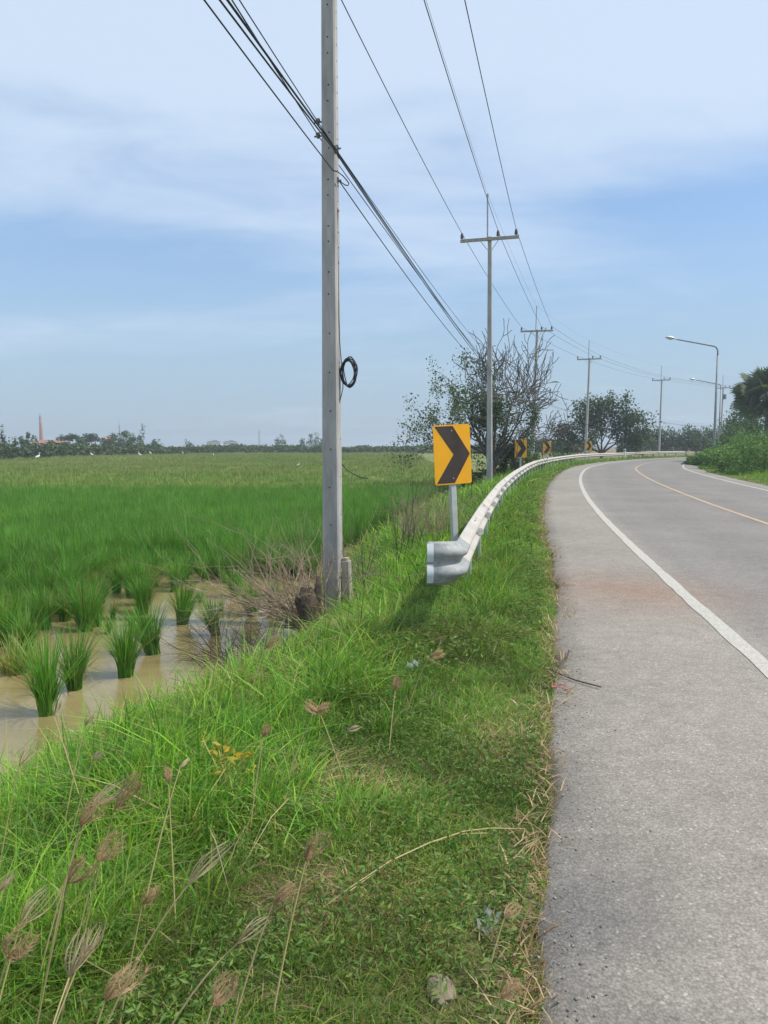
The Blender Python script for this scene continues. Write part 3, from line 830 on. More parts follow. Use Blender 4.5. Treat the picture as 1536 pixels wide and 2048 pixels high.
# flared terminal: curls away from the road
sts = []
r0 = np.array([math.cos(h0), -math.sin(h0)]); t0 = np.array([math.sin(h0), math.cos(h0)])
cur = p0 + t0 * 0.22 + r0 * 0.006; ang = 0.0
seq = [(0.10, 0)] * 3 + [(0.022, 7.5)] * 10 + [(0.026, 0)] * 4
for j, (dl, da) in enumerate([(0, 0)] + seq):
    ang += da
    a_ = R(ang)
    tdir = -t0 * math.cos(a_) - r0 * math.sin(a_)          # heading back towards traffic, turning to the left
    nrm = r0 * math.cos(a_) - t0 * math.sin(a_)
    cur = cur + tdir * dl
    sts.append((cur[0], cur[1], nrm[0], nrm[1], rail_z(S0), 1.0 + 0.10 * min(1, j / 12.0)))
FL = [1 - 0.72 * sstep(4, len(sts) - 2, j) for j in range(len(sts))]
term = sweep_beam(sts, 0.005, FL).build('flared_end', M_wing, rail, smooth=True)
# two bands of reflective tape on the lip
def tape(j0, j1, v0, v1):
    m = MB(); vs_ = []
    vv = np.linspace(v0, v1, 7)
    for jj in range(j0, j1 + 1):
        st_ = sts[jj]
        for v in vv:
            u = np.interp(v, [b for a, b in PROF], [a for a, b in PROF]); u = 0.04 + (u - 0.04) * FL[jj] + 0.003
            v_ = (v - 0.156) * st_[5] + 0.156
            vs_.append((st_[0] + st_[2] * u - RO[0], st_[1] + st_[3] * u - RO[1], st_[4] + v_ - RO[2]))
    n = len(vv)
    return m.add(vs_, [(k0 * n + i, k0 * n + i + 1, (k0 + 1) * n + i + 1, (k0 + 1) * n + i) for k0 in range(j1 - j0) for i in range(n - 1)])
ne = len(sts) - 1
tape(ne - 2, ne, 0.012, 0.148).build('reflective_tape', M_reflect, rail, smooth=True)
tape(ne - 2, ne, 0.166, 0.300).build('reflective_tape', M_reflect, rail, smooth=True)
# posts, discs and bolts
post = MB().box((0, 0, 0), (0.10, 0.006, 1.25)).box((-0.047, 0.022, 0), (0.006, 0.038, 1.25)).box((0.047, 0.022, 0), (0.006, 0.038, 1.25))
post_me = post.mesh('post', M_galv)
disc_me = MB().lathe([(0.045, -0.006), (0.048, 0.0), (0.045, 0.006), (0.038, 0.008)], 18).mesh('reflector_disc', M_disc, smooth=False)
slot_me = MB().box((0, 0, 0), (0.004, 0.035, 0.012), bevel=0.0015).mesh('bolt_slot', M_hole)
bolt_me = MB().lathe([(0.018, 0), (0.016, 0.008), (0.008, 0.012)], 8).mesh('bolt', M_galv_dull)
s = S0 + 2.0; i = 0
while s < S1 - 0.5:
    p, hd = rail_frame(s); r_ = np.array([math.cos(hd), -math.sin(hd)]); tt = np.array([math.sin(hd), math.cos(hd)])
    q = p - r_ * 0.012
    g_ = gz(q[0], q[1])
    place('post', post_me, rail, (q[0] - RO[0], q[1] - RO[1], rail_z(s) + 0.156 - 0.52 - RO[2]), (0, 0, -hd + R(90)))
    if i % 1 == 0 and s < S0 + 45:
        c = p + r_ * 0.082
        place('reflector_disc', disc_me, rail, (c[0] - RO[0], c[1] - RO[1], rail_z(s) + 0.15 - RO[2]), (R(90) + R(random.uniform(-6, 6)), 0, -hd + R(38)))
    if s < S0 + 26:
        for du, dv in ((-0.12, 0.287), (0.12, 0.287), (-0.05, 0.287), (0.1, 0.03)):
            c = p + tt * du + r_ * (0.033)
            place('bolt_slot', slot_me, rail, (c[0] - RO[0], c[1] - RO[1], rail_z(s) + dv - 0.008 - RO[2]), (0, R(-58 if dv > 0.1 else 58), -hd))
    s += 2.0; i += 1
# splice bolts where the beams lap
for k_ in range(1, 7):
    s = S0 + SEC * k_ + 0.08
    p, hd = rail_frame(s); r_ = np.array([math.cos(hd), -math.sin(hd)]); tt = np.array([math.sin(hd), math.cos(hd)])
    for du in (-0.05, 0.05):
        for v_, u_ in ((0.085, 0.090), (0.227, 0.090), (0.156, 0.019)):
            c = p + tt * du + r_ * u_
            place('bolt', bolt_me, rail, (c[0] - RO[0], c[1] - RO[1], rail_z(s) + v_ - RO[2]), (0, R(90), -hd))
# marker post at the bend
p, hd = path_at(float(ss[np.argmin(abs(pp[:, 0] / pp[:, 1] - (1241 - 768) / 1500.0) + (pp[:, 1] < 30) * 9)]), RAIL_LAT + 0.35)
mk = thing('marker_post', 'small white marker post in front of the guardrail on the bend', 'marker post', (p[0], p[1], 0), -hd)
MB().box((0, 0, 0.55), (0.20, 0.10, 1.2), bevel=0.02).build('post', M_whitewall, mk)
MB().box((0, -0.053, 0.95), (0.16, 0.006, 0.16)).build('band', M_black, mk)

# ------------------------------------------------------------------ chevron signs
def make_sign():
    root = thing('chevron_sign', None, 'road sign', (0, 0, 0), 0, 'yellow chevron signs along the bend')
    w, h = 0.60, 0.90
    b = 0.03
    prof = [(-w / 2 + b, -h / 2), (w / 2 - b, -h / 2), (w / 2 - .009, -h / 2 + .009), (w / 2, -h / 2 + b), (w / 2, h / 2 - b), (w / 2 - .009, h / 2 - .009), (w / 2 - b, h / 2), (-w / 2 + b, h / 2), (-w / 2 + .009, h / 2 - .009), (-w / 2, h / 2 - b), (-w / 2, -h / 2 + b), (-w / 2 + .009, -h / 2 + .009)]
    zc_ = 1.52
    MB().prism([(x, z + zc_) for x, z in prof], -0.004, 0.006).build('panel', M_yellow, root)
    chev = [(-0.275, 0.43), (0.02, 0.43), (0.285, 0.0), (0.02, -0.43), (-0.275, -0.43), (0.015, 0.0)]
    MB().prism([(x, z + zc_) for x, z in chev], -0.0065, -0.0041).build('chevron', M_black, root)
    MB().box((0, 0.048, 0.32), (0.09, 0.08, 2.6), bevel=0.008).build('post', M_postpaint, root)
    bm_ = MB().lathe([(0.011, 0), (0.009, 0.006)], 8, (0, 0, 0), Matrix.Rotation(R(90), 3, 'X')).mesh('bolt', M_galv_dull)
    for z in (-0.36, 0.36): place('bolt', bm_, root, (0.0, -0.0065, zc_ + z))
    for z in (-0.30, 0.30): MB().box((0, 0.012, zc_ + z), (0.5, 0.012, 0.04)).build('rail_bracket', M_galv_dull, root)
    return root
sg = make_sign()
SIGNS = [((904, 909), 11.4, R(-3.2), R(18), 'large yellow chevron sign on a white post nearest the guardrail end'),
         ((1041.5, 897), 38.0, R(-0.5), R(-6), 'second yellow chevron sign, just right of the half bare tree'),
         ((1094, 895), 58.0, R(0.5), R(-14), 'third yellow chevron sign along the rail, between two utility poles'),
         ((1177.5, 892), 73.5, R(0.0), R(-16), 'farthest yellow chevron sign, beside the pole before the round tree')]
for i, (px, d, tilt, rz, lab) in enumerate(SIGNS):
    o = sg if i == 0 else copy_tree(sg)
    c = at(px[0], px[1], d)
    o.location = (c[0] - 1.5 * math.sin(-tilt) * -1.0, c[1], c[2] - 1.52); o.rotation_euler = (0, tilt, rz)
    o.location = (c[0] - 1.52 * math.sin(tilt), c[1], c[2] - 1.52 * math.cos(tilt))
    o['label'] = lab

# ------------------------------------------------------------------ street lamps
def make_lamp():
    root = thing('street_lamp', None, 'street lamp', (0, 0, 0), 0, 'street lamps on the right verge')
    MB().lathe([(0.105, 0), (0.10, 1.0), (0.085, 4.5), (0.06, 8.5)], 10).build('pole', M_lamp, root, smooth=True)
    MB().box((0, 0, 0.04), (0.4, 0.4, 0.08), bevel=0.02).build('base_plate', M_conc_old, root)
    arm = [(0, 0, 8.4), (0, 0, 8.75)] + [(-0.38 * (1 - math.cos(a_)), 0, 8.75 + 0.42 * math.sin(a_)) for a_ in np.linspace(0.25, R(80), 6)]
    arm += [(-3.1, 0, 9.62)]
    MB().tube(arm, [0.058] * (len(arm) - 1) + [0.04], 8).build('arm', M_lamp, root, smooth=True)
    head = thing2 = None
    hm = MB(); n = 12; rings = []
    for t_, w, hh, zz in ((0, 0.035, 0.04, 0), (0.10, 0.06, 0.05, 0.01), (0.2, 0.10, 0.07, 0.03), (0.42, 0.165, 0.125, 0.03), (0.62, 0.165, 0.125, 0.02), (0.78, 0.12, 0.09, 0.0), (0.86, 0.03, 0.03, -0.01)):
        rings.append([(-3.05 - t_, w * math.cos(a_), 9.62 + t_ * 0.16 + zz + (hh * math.sin(a_) if math.sin(a_) > 0 else 0.045 * math.sin(a_))) for a_ in np.linspace(0, 2 * math.pi, n, endpoint=False)])
    vs_ = [q for r_ in rings for q in r_]; k = len(rings)
    fs = [(i * n + j, (i + 1) * n + j, (i + 1) * n + (j + 1) % n, i * n + (j + 1) % n) for i in range(k - 1) for j in range(n)] + [tuple(range(n)), tuple(range(k * n - 1, (k - 1) * n - 1, -1))]
    h_ = hm.add(vs_, fs).build('lamp_head', M_galv, root, smooth=True)
    lm = MB(); lm.lathe([(0.03, -0.085), (0.10, -0.06), (0.14, -0.02), (0.145, 0.0)], 12, (0, 0, 0), Matrix.Diagonal((1.7, 1.0, 1.0)))
    ln = lm.build('lens', M_lens, h_, smooth=True); ln.location = (-3.05 - 0.52, 0, 9.62 + 0.055); ln.rotation_euler = (0, R(9), 0)
    return root
lampo = make_lamp()
LP = [((1436, 692), 55.0, R(3), 'tall grey street lamp nearest, its arm reaching left over the road'), ((1442, 768), 91.0, R(4), 'smaller farther street lamp whose arm shows behind the nearer lamp pole')]
for i, (px, d, rz, lab) in enumerate(LP):
    o = lampo if i == 0 else copy_tree(lampo)
    c = at(px[0], px[1], d)
    o.location = (c[0], c[1], c[2] - 9.17); o.rotation_euler = (0, 0, rz); o['label'] = lab

# ------------------------------------------------------------------ rice
LUSH = [(0.091, 0.251, 0.033), (0.121, 0.307, 0.042), (0.07, 0.196, 0.033), (0.201, 0.372, 0.053)]
def rice_clump_mesh(name, n, h, spread, seed, segs=4, w=0.011, cols=LUSH, thin=1.0):
    rg = np.random.default_rng(seed)
    a = rg.uniform(0, 2 * math.pi, n); r_ = np.sqrt(rg.uniform(0, 1, n)) * 0.075 * thin
    base = np.stack([np.cos(a) * r_, np.sin(a) * r_, np.zeros(n) - 0.02], 1)
    hh = h * rg.uniform(0.55, 1.1, n)
    lean = spread * rg.beta(1.4, 2.2, n) * 1.7
    az = a + rg.normal(0, 0.5, n)
    c = pick(cols, n, rg, [0.35, 0.35, 0.18, 0.12])
    dry = rg.uniform(0, 1, n) < 0.05
    c[dry] = np.array([0.30, 0.22, 0.09])
    v, t, cc = blades(base, hh, w * rg.uniform(0.7, 1.3, n), az, lean, c, segs, rg)
    return np_mesh(name, v, t, M_rice, cc)
CLUMPS = [rice_clump_mesh('rice_clump', 230, 0.84, 0.52, 50 + i) for i in range(5)]
CLUMP_S = rice_clump_mesh('rice_clump', 60, 0.5, 0.7, 71, thin=0.6)
YEL = [(0.245, 0.31, 0.068), (0.175, 0.279, 0.053), (0.35, 0.326, 0.09), (0.14, 0.232, 0.045)]
CLUMP_Y = rice_clump_mesh('rice_clump', 170, 0.6, 0.8, 72, cols=YEL, thin=1.6)
NEAR = [  # foot in the photograph, size, mesh, label
    ((95, 1428), 1.05, 0, 'rice clump nearest the bank, standing in the front left corner of the water'),
    ((150, 1378), 0.95, 1, 'leaning rice clump just behind the front left one in the water'),
    ((252, 1352), 0.98, 2, 'upright rice clump standing alone in open water, left of the dead brush'),
    ((307, 1308), 1.05, 3, 'dense rice clump right behind the one alone in open water'),
    ((172, 1262), 1.05, 4, 'fan shaped rice clump with pale water on its left'),
    ((92, 1258), 0.95, 1, 'rice clump at the left of the fan shaped one'),
    ((284, 1228), 0.95, 0, 'rice clump standing in the middle of the flooded gap'),
    ((365, 1248), 1.0, 2, 'broad rice clump in the water, left of the dead brush twigs'),
    ((432, 1270), 0.85, 3, 'rice clump behind the dead twigs with a drooping dry leaf'),
    ((505, 1232), 0.85, 4, 'rice clump in the water just left of the dark stump'),
    ((165, 1340), 0.7, 5, 'low sprawling rice clump between two taller ones in the water'),
    ((215, 1268), 0.75, 5, 'small thin rice clump right of the fan shaped one'),
    ((262, 1252), 0.55, 5, 'smallest sparse rice tuft in the middle of the flooded gap'),
    ((225, 1237), 0.7, 5, 'small rice clump behind the sparse tuft'),
    ((350, 1174), 0.8, 1, 'rice clump at the far edge of the open water'),
    ((410, 1163), 0.8, 0, 'narrow rice clump at the far edge of the water, left of the brush'),
    ((470, 1195), 0.8, 2, 'rice clump seen through the dead twigs'),
    ((328, 1150), 0.85, 3, 'rice clump at the back of the open water, middle of three'),
    ((376, 1150), 0.85, 4, 'rice clump at the back of the open water, right of the middle one'),
    ((135, 1192), 0.9, 2, 'rice clump behind the fan shaped one, farther left'),
    ((233, 1186), 0.85, 0, 'rice clump behind the small sparse tufts'),
    ((445, 1222), 0.6, 5, 'thin rice tuft among the twig tips over the water'),
    ((545, 1215), 0.65, 1, 'short rice clump partly hidden by the dead bush'),
    ((400, 1205), 0.7, 5, 'small rice tuft behind the broad clump'),
    ((55, 1300), 0.8, 3, 'rice clump left of the low sprawling one'),
    ((30, 1345), 1.0, 6, 'yellowish rice clump at the left edge of the picture'),
    ((20, 1265), 1.0, 6, 'pale green rice clump behind the yellowish one at the left edge')]
MESHES = CLUMPS + [CLUMP_S, CLUMP_Y]
GR = 'rice clumps standing in the flooded paddy'
near_xy = []
for (px, py), sc, mi, lab in NEAR:
    p = on_z(px, py, WATER_Z); sc *= 1.02
    o = place('rice_clump', MESHES[mi], None, tuple(p), (R(rng.normal(0, 6)), R(rng.normal(3, 6)), rng.uniform(0, 6.28)), (sc * rng.uniform(0.85, 1.2), sc * rng.uniform(0.85, 1.2), sc * rng.uniform(0.88, 1.1)))
    tag(o, lab, 'rice plant', GR); near_xy.append(p[:2])
near_xy = np.array(near_xy)
# denser rows beyond: the largest ones singly, the rest as one mass
def dense_edge_x(y): return np.interp(y, [4, 8.7, 11, 13.2, 14.2, 15], [-6.4, -5.2, -4.6, -3.6, -1.9, 9.0])
cand = []
rg = np.random.default_rng(19)
for y in np.arange(6.5, 34, 0.36):
    for x in np.arange(-0.62 * y - 2.0, 12, 0.36):
        cand.append((x + rg.uniform(-.14, .14), y + rg.uniform(-.14, .14)))
cand = np.array(cand)
cl = lateral(cand[:, 0], cand[:, 1]); ce = -cl - shoulder_w(cand[:, 1])
ok = (ce > toe(cand[:, 1]) * 0.98 + 0.25) & (cand[:, 0] < dense_edge_x(cand[:, 1]) + rg.uniform(-.2, 1.0, len(cand)))
band = dense_edge_x(cand[:, 1]) - cand[:, 0] + np.maximum(0, cand[:, 1] - 13.6) * 1.2       # how far behind the ragged front of the crop
ok &= rg.uniform(0, 1, len(cand)) < np.interp(band, [-1.0, 0, 1.2, 2.2, 3.6], [0.20, 0.33, 0.40, 0.66, 1.0])
cand = cand[ok]
dd = np.sqrt(((cand[:, None] - near_xy[None]) ** 2).sum(2)).min(1)
cand = cand[dd > 0.24]
order = np.argsort(cand[:, 1] + 0.25 * abs(cand[:, 0]))
single, rest = cand[order[:230]], cand[order[230:]]
for x, y in single:
    mi = int(rg.choice(7, p=[.17, .17, .17, .17, .16, .04, .12])); sc = rg.uniform(0.72, 1.0)
    tag(place('rice_clump', MESHES[mi], None, (x, y, WATER_Z), (R(rg.normal(0, 6)), R(rg.normal(3, 6)), rg.uniform(0, 6.28)), (sc * rg.uniform(0.8, 1.2), sc * rg.uniform(0.8, 1.2), sc * rg.uniform(0.8, 1.12))),
        'rice clump growing close among many alike behind the flooded gap', 'rice plant', 'dense rice clumps behind the flooded gap')
# the mass of the field: instanced tufts scattered over the paddy
SRC = bpy.data.collections.new('rice_tuft_sources')
def src_obj(me):
    o = bpy.data.objects.new('tuft_source', me); SRC.objects.link(o); return o
for me in CLUMPS[:3]: src_obj(me)
def field_tuft(seed, w, n=70, cols=LUSH):
    rg = np.random.default_rng(seed)
    base = np.stack([rg.uniform(-.28, .28, n), rg.uniform(-.28, .28, n), np.full(n, 0.0)], 1)
    hh = 0.66 * rg.uniform(0.75, 1.12, n); az = rg.uniform(0, 6.28, n); lean = rg.uniform(0.1, 0.75, n)
    c = pick(cols, n, rg, [0.3, 0.35, 0.1, 0.25])
    v, t, cc = blades(base, hh, w * rg.uniform(0.8, 1.3, n), az, lean, c, 3, rg)
    return np_mesh('rice_tuft', v, t, M_rice if w < 0.03 else M_rice_far, cc)
MIDC = [(0.11, 0.267, 0.042), (0.151, 0.312, 0.045), (0.081, 0.214, 0.038), (0.262, 0.356, 0.068)]
FARC = [(0.13, 0.23, 0.055), (0.19, 0.265, 0.075), (0.11, 0.205, 0.05), (0.29, 0.29, 0.11)]
src_obj(field_tuft(81, 0.020, 60, MIDC)); src_obj(field_tuft(82, 0.020, 60, MIDC)); src_obj(field_tuft(83, 0.055, 46, FARC)); src_obj(field_tuft(84, 0.055, 46, FARC))
def instancer(name, pts, idx_, rotz, scl, src, kind='stuff', label=None, cat=None):
    me = bpy.data.meshes.new(name)
    me.vertices.add(len(pts)); me.vertices.foreach_set('co', np.ascontiguousarray(pts, np.float32).ravel())
    for nm, tp, arr in (('pick', 'INT', np.asarray(idx_, np.int32)), ('turn', 'FLOAT', np.asarray(rotz, np.float32)), ('size', 'FLOAT', np.asarray(scl, np.float32))):
        at_ = me.attributes.new(nm, tp, 'POINT'); at_.data.foreach_set('value', np.ascontiguousarray(arr))
    o = bpy.data.objects.new(name, me); COL.objects.link(o)
    ng = bpy.data.node_groups.new(name + '_scatter', 'GeometryNodeTree')
    ng.interface.new_socket('Geometry', in_out='INPUT', socket_type='NodeSocketGeometry')
    ng.interface.new_socket('Geometry', in_out='OUTPUT', socket_type='NodeSocketGeometry')
    N, L = ng.nodes, ng.links
    gi, go = N.new('NodeGroupInput'), N.new('NodeGroupOutput')
    ci = N.new('GeometryNodeCollectionInfo'); ci.inputs['Collection'].default_value = src
    ci.inputs['Separate Children'].default_value = True; ci.inputs['Reset Children'].default_value = True
    ip = N.new('GeometryNodeInstanceOnPoints'); ip.inputs['Pick Instance'].default_value = True
    def attr(nm, tp):
        a_ = N.new('GeometryNodeInputNamedAttribute'); a_.data_type = tp; a_.inputs['Name'].default_value = nm; return a_.outputs[0]
    cx = N.new('ShaderNodeCombineXYZ'); L.new(attr('turn', 'FLOAT'), cx.inputs[2])
    L.new(gi.outputs[0], ip.inputs['Points']); L.new(ci.outputs[0], ip.inputs['Instance'])
    L.new(attr('pick', 'INT'), ip.inputs['Instance Index']); L.new(cx.outputs[0], ip.inputs['Rotation']); L.new(attr('size', 'FLOAT'), ip.inputs['Scale'])
    L.new(ip.outputs[0], go.inputs[0])
    md = o.modifiers.new('scatter', 'NODES'); md.node_group = ng
    return tag(o, label, cat, kind=kind)
pts = [np.c_[rest, np.full(len(rest), WATER_Z)]]; pk = [rg.integers(0, 3, len(rest))]; sz_ = [rg.uniform(0.85, 1.12, len(rest))]
def far_edge(x, y):
    """inside the paddy: in front of the tree line"""
    a_ = x / np.maximum(y, 1)
    lim = np.interp(a_, [-0.7, -0.51, -0.44, -0.3, -0.22, -0.05, 0.1], [96, 102, 112, 142, 165, 172, 178])
    return y < lim
for (y0, y1, dens, which, s0_) in ((13, 70, 5.5, (3, 4), 1.0), (24, 100, 1.9, (5, 6), 1.15), (100, 178, 0.75, (5, 6), 1.5)):
    n = int(dens * (y1 - y0) * (0.62 * y1 + 22))
    y = rg.uniform(y0, y1, n); x = rg.uniform(-0.64 * y1 - 2, 20, n)
    l_ = lateral(x, y); e_ = -l_ - shoulder_w(y)
    k_ = (x > -0.62 * y - 3) & (e_ > toe(y) + 0.6) & far_edge(x, y) & (x < dense_edge_x(y) - 3.4) & (y > 16.8)
    if y0 == 13: k_ &= rg.uniform(0, 1, n) < np.interp(y, [13, 32, 70], [1, 1, 0])
    if y0 == 24: k_ &= rg.uniform(0, 1, n) < np.interp(y, [24, 60], [0.0, 1.0])
    x, y = x[k_], y[k_]
    pts.append(np.stack([x, y, np.full(len(x), WATER_Z + 0.02)], 1)); pk.append(rg.choice(which, len(x))); sz_.append(s0_ * rg.uniform(0.85, 1.12, len(x)) * (0.92 + 0.2 * fnoise(x, y, 0.12, 5)))
pts = np.concatenate(pts); pk = np.concatenate(pk); sz_ = np.concatenate(sz_)
instancer('rice_field', pts, pk, rg.uniform(0, 6.28, len(pts)), sz_, SRC, 'stuff', 'green rice crop covering the flat paddy out to the tree line', 'rice')
# closed canopy between the tufts, farther out
def canopy_material():
    m, N, L = new_mat("rice_canopy")
    out = N.new('ShaderNodeOutputMaterial'); p = N.new('ShaderNodeBsdfPrincipled'); L.new(p.outputs[0], out.inputs[0])
    p.inputs['Roughness'].default_value = 0.9; set_in(p, 'Specular IOR Level', 0.1)
    g_ = N.new('ShaderNodeNewGeometry')
    n = N.new('ShaderNodeTexNoise'); n.inputs['Scale'].default_value = 0.06; n.inputs['Detail'].default_value = 8; n.inputs['Roughness'].default_value = 0.6
    mpn = N.new('ShaderNodeMapping'); mpn.inputs['Scale'].default_value = (0.6, 1.6, 1); L.new(g_.outputs['Position'], mpn.inputs[0]); L.new(mpn.outputs[0], n.inputs['Vector'])
    r = N.new('ShaderNodeValToRGB'); r.color_ramp.elements[0].position = 0.38; r.color_ramp.elements[1].position = 0.62
    r.color_ramp.elements[0].color = (0.10, 0.19, 0.045, 1); r.color_ramp.elements[1].color = (0.28, 0.265, 0.10, 1)
    L.new(n.outputs[0], r.inputs[0]); L.new(r.outputs[0], p.inputs['Base Color'])
    n2_ = N.new('ShaderNodeTexNoise'); n2_.inputs['Scale'].default_value = 9; n2_.inputs['Detail'].default_value = 6; L.new(g_.outputs['Position'], n2_.inputs['Vector'])
    b = N.new('ShaderNodeBump'); b.inputs['Strength'].default_value = 1.0; b.inputs['Distance'].default_value = 0.2
    L.new(n2_.outputs[0], b.inputs['Height']); L.new(b.outputs[0], p.inputs['Normal'])
    return m
cxs = np.unique(np.r_[np.arange(-180, -40, 4.0), np.arange(-40, 30, 0.9)]); cys = np.unique(np.r_[np.arange(17, 60, 0.8), np.arange(60, 240, 3.0)])
CX, CY = np.meshgrid(cxs, cys)
CE = -lateral(CX, CY) - shoulder_w(CY)
CZ = WATER_Z + 0.34 + 0.14 * sstep(20, 50, CY) + (fnoise(CX, CY, 0.9, 66) - 0.5) * 0.2
CZ = np.where(CE < toe(CY) + 1.6, -1.3, CZ); CZ = np.where(CY < 20.5, -1.3, CZ)
nx, ny = len(cxs), len(cys)
ii = (np.arange(ny - 1)[:, None] * nx + np.arange(nx - 1)[None]).ravel()
qd = np.stack([ii, ii + 1, ii + nx + 1, ii + nx], 1)
keep = (CZ.ravel()[qd] > -1.25).all(1)
tag(np_obj('rice_canopy', np.stack([CX.ravel(), CY.ravel(), CZ.ravel()], 1), qd[keep], canopy_material(), smooth=True), 'closed green canopy of the rice field seen far off', 'rice', kind='stuff')

# ------------------------------------------------------------------ grass on the bank and verges
G_LUSH = [(0.104, 0.272, 0.03), (0.142, 0.328, 0.038), (0.076, 0.207, 0.03), (0.245, 0.413, 0.048)]
G_DULL = [(0.152, 0.27, 0.052), (0.191, 0.307, 0.065), (0.12, 0.223, 0.047), (0.255, 0.334, 0.07)]
G_OLIVE = [(0.206, 0.3, 0.047), (0.261, 0.324, 0.07), (0.165, 0.259, 0.041), (0.331, 0.356, 0.1)]
G_STRAW = [(0.42, 0.31, 0.17), (0.34, 0.24, 0.125), (0.50, 0.39, 0.23), (0.28, 0.18, 0.10)]
G_BRIGHT = [(0.189, 0.411, 0.035), (0.245, 0.483, 0.041), (0.151, 0.339, 0.027), (0.32, 0.5, 0.055)]
SETS = np.array([G_LUSH, G_DULL, G_OLIVE, G_STRAW, G_BRIGHT])
def grass(y0, y1, dens, segs, wmul, hmul, seed, emin=-0.06, side='left', xr=None, emax=None):
    rg = np.random.default_rng(seed)
    xl, xh = xr
    n = int(dens * (y1 - y0) * (xh - xl))
    x = rg.uniform(xl, xh, n); y = rg.uniform(y0, y1, n)
    k_ = (x > -0.53 * y - 0.75) & (x < 0.53 * y + 1.5)
    x, y = x[k_], y[k_]
    l_ = lateral(x, y)
    rag = (fnoise(y, np.full_like(y, 3.0), 1.6, 31) - 0.5) * 0.22
    if side == 'left':
        e = -l_ - shoulder_w(y) + rag - 0.0
        T = toe(y) + (fnoise(x, y, 0.8, 3) - 0.5) * 0.9
        z = ground_z(x, y, l_)
        k_ = (e > emin - 0.12 * (vnoise(x, y, 2.3, 77) > 0.55)) & (z > WATER_Z - 0.06 + 0.08 * rg.uniform(-1, 1, len(x)))
    else:
        e = l_ - RIGHT_EDGE - rag * 1.2
        z = ground_z(x, y, l_)
        k_ = (e > emin) & (e < (emax or 12))
    x, y, z, e = x[k_], y[k_], z[k_], e[k_]
    n = len(x)
    clump = fnoise(x, y, 2.6, 90); big = fnoise(x, y, 0.75, 91); dryn = fnoise(x, y, 1.15, 92); hue = fnoise(x, y, 0.9, 93)
    if side == 'left':
        near_short = sstep(3.3, 2.4, y) * sstep(1.9, 1.2, e)
        hgt = 0.05 + 0.05 * sstep(0.0, 0.5, e) + 0.13 * sstep(0.8, 1.8, e)
        hgt = hgt * (1 - 0.35 * near_short)
        hgt = hgt * (0.5 + 0.9 * fnoise(x, y, 5.0, 98)) + 0.07 * sstep(0.60, 0.76, clump) * sstep(0.35, 1.0, e) * (1 - near_short)
    else:
        hgt = 0.06 + 0.25 * sstep(0.3, 2.5, e); hgt = hgt * (0.6 + 0.9 * clump); near_short = np.zeros(n)
    if side == 'left':   # rank growth along and under the guardrail
        hgt = hgt + 0.17 * np.exp(-((e - 0.75 - 0.25 * (big - 0.5)) / 0.38) ** 2) * sstep(5.0, 6.2, y) * (0.4 + clump)
    if side == 'left': hgt = hgt * (1 - 0.55 * sstep(-0.72, -0.98, z) * sstep(14, 9, y))      # thin at the water's edge
    h = hgt * rg.uniform(0.55, 1.3, n) * hmul
    # what grows where
    dry1 = np.zeros(n)
    for (px0, py0, sx0, sy0) in ((-0.15, 3.45, 0.34, 0.30), (0.52, 5.9, 0.26, 0.5), (0.58, 3.75, 0.2, 0.3), (-1.0, 5.6, 0.5, 0.45), (-0.35, 7.2, 0.3, 0.6), (1.0, 9.5, 0.4, 0.9)):
        dry1 = np.maximum(dry1, np.exp(-((x - px0) / sx0) ** 2 - ((y - py0) / sy0) ** 2) * (0.55 + 0.7 * clump))
    pS = np.clip(0.055 + 0.6 * dry1 + 0.32 * sstep(0.12, -0.02, e) * sstep(0.35, 0.6, clump) + 0.32 * sstep(0.64, 0.74, dryn) * sstep(0.2, 0.8, e) - 0.1 * sstep(1.5, 2.5, e), 0.04, 0.9)
    pO = np.clip(0.12 + 0.28 * near_short + 0.4 * sstep(0.55, 0.7, hue), 0, 0.85)
    pD = np.clip(0.55 * sstep(1.0, 0.3, e) + 0.12, 0, 0.8)
    pB = np.clip(0.10 + 0.55 * sstep(0.5, 0.35, hue) * sstep(0.9, 1.6, e), 0, 0.7)
    u = rg.uniform(0, 1, n)
    kind = np.zeros(n, int)
    u2 = rg.uniform(0, 1, n); kind[u2 < pB] = 4
    u3 = rg.uniform(0, 1, n); kind[u3 < pD] = 1
    u4 = rg.uniform(0, 1, n); kind[u4 < pO] = 2
    kind[u < pS] = 3
    c = SETS[kind, rg.integers(0, 4, n)] * rg.uniform(0.78, 1.18, (n, 1)) * rg.uniform(0.94, 1.06, (n, 3))
    sp = fnoise(x, y, 1.9, 97)                 # stands of different species: some deep green, some pale
    c = c * (0.70 + 0.46 * sstep(0.28, 0.66, sp))[:, None]
    h = np.where(kind == 3, h * 0.8 + 0.02, h)
    lean = rg.beta(1.5, 1.8, n) * 1.5; lean = np.where(kind == 3, lean + rg.uniform(0.2, 1.6, n), lean)
    az = np.where(rg.uniform(0, 1, n) < 0.35, rg.normal(0.5, 0.7, n), rg.uniform(0, 6.28, n))   # a breeze from the left
    w = 0.0066 * wmul * rg.uniform(0.55, 1.5, n) * np.clip(h / 0.15, 0.7, 1.4)
    broad = rg.uniform(0, 1, n) < 0.07           # coarse broad-bladed weeds among the fine grass
    w = np.where(broad, w * 2.4, w); lean = np.where(broad, rg.uniform(0.5, 1.8, n), lean); h = np.where(broad, h * rg.uniform(0.9, 1.35, n), h)
    w = np.where(y < 14, np.minimum(w, 0.0045 + 0.0016 * y), w)
    base = np.stack([x, y, z - 0.015], 1)
    return blades(base, h, w, az, lean, c, segs, rg, twist=1.2)
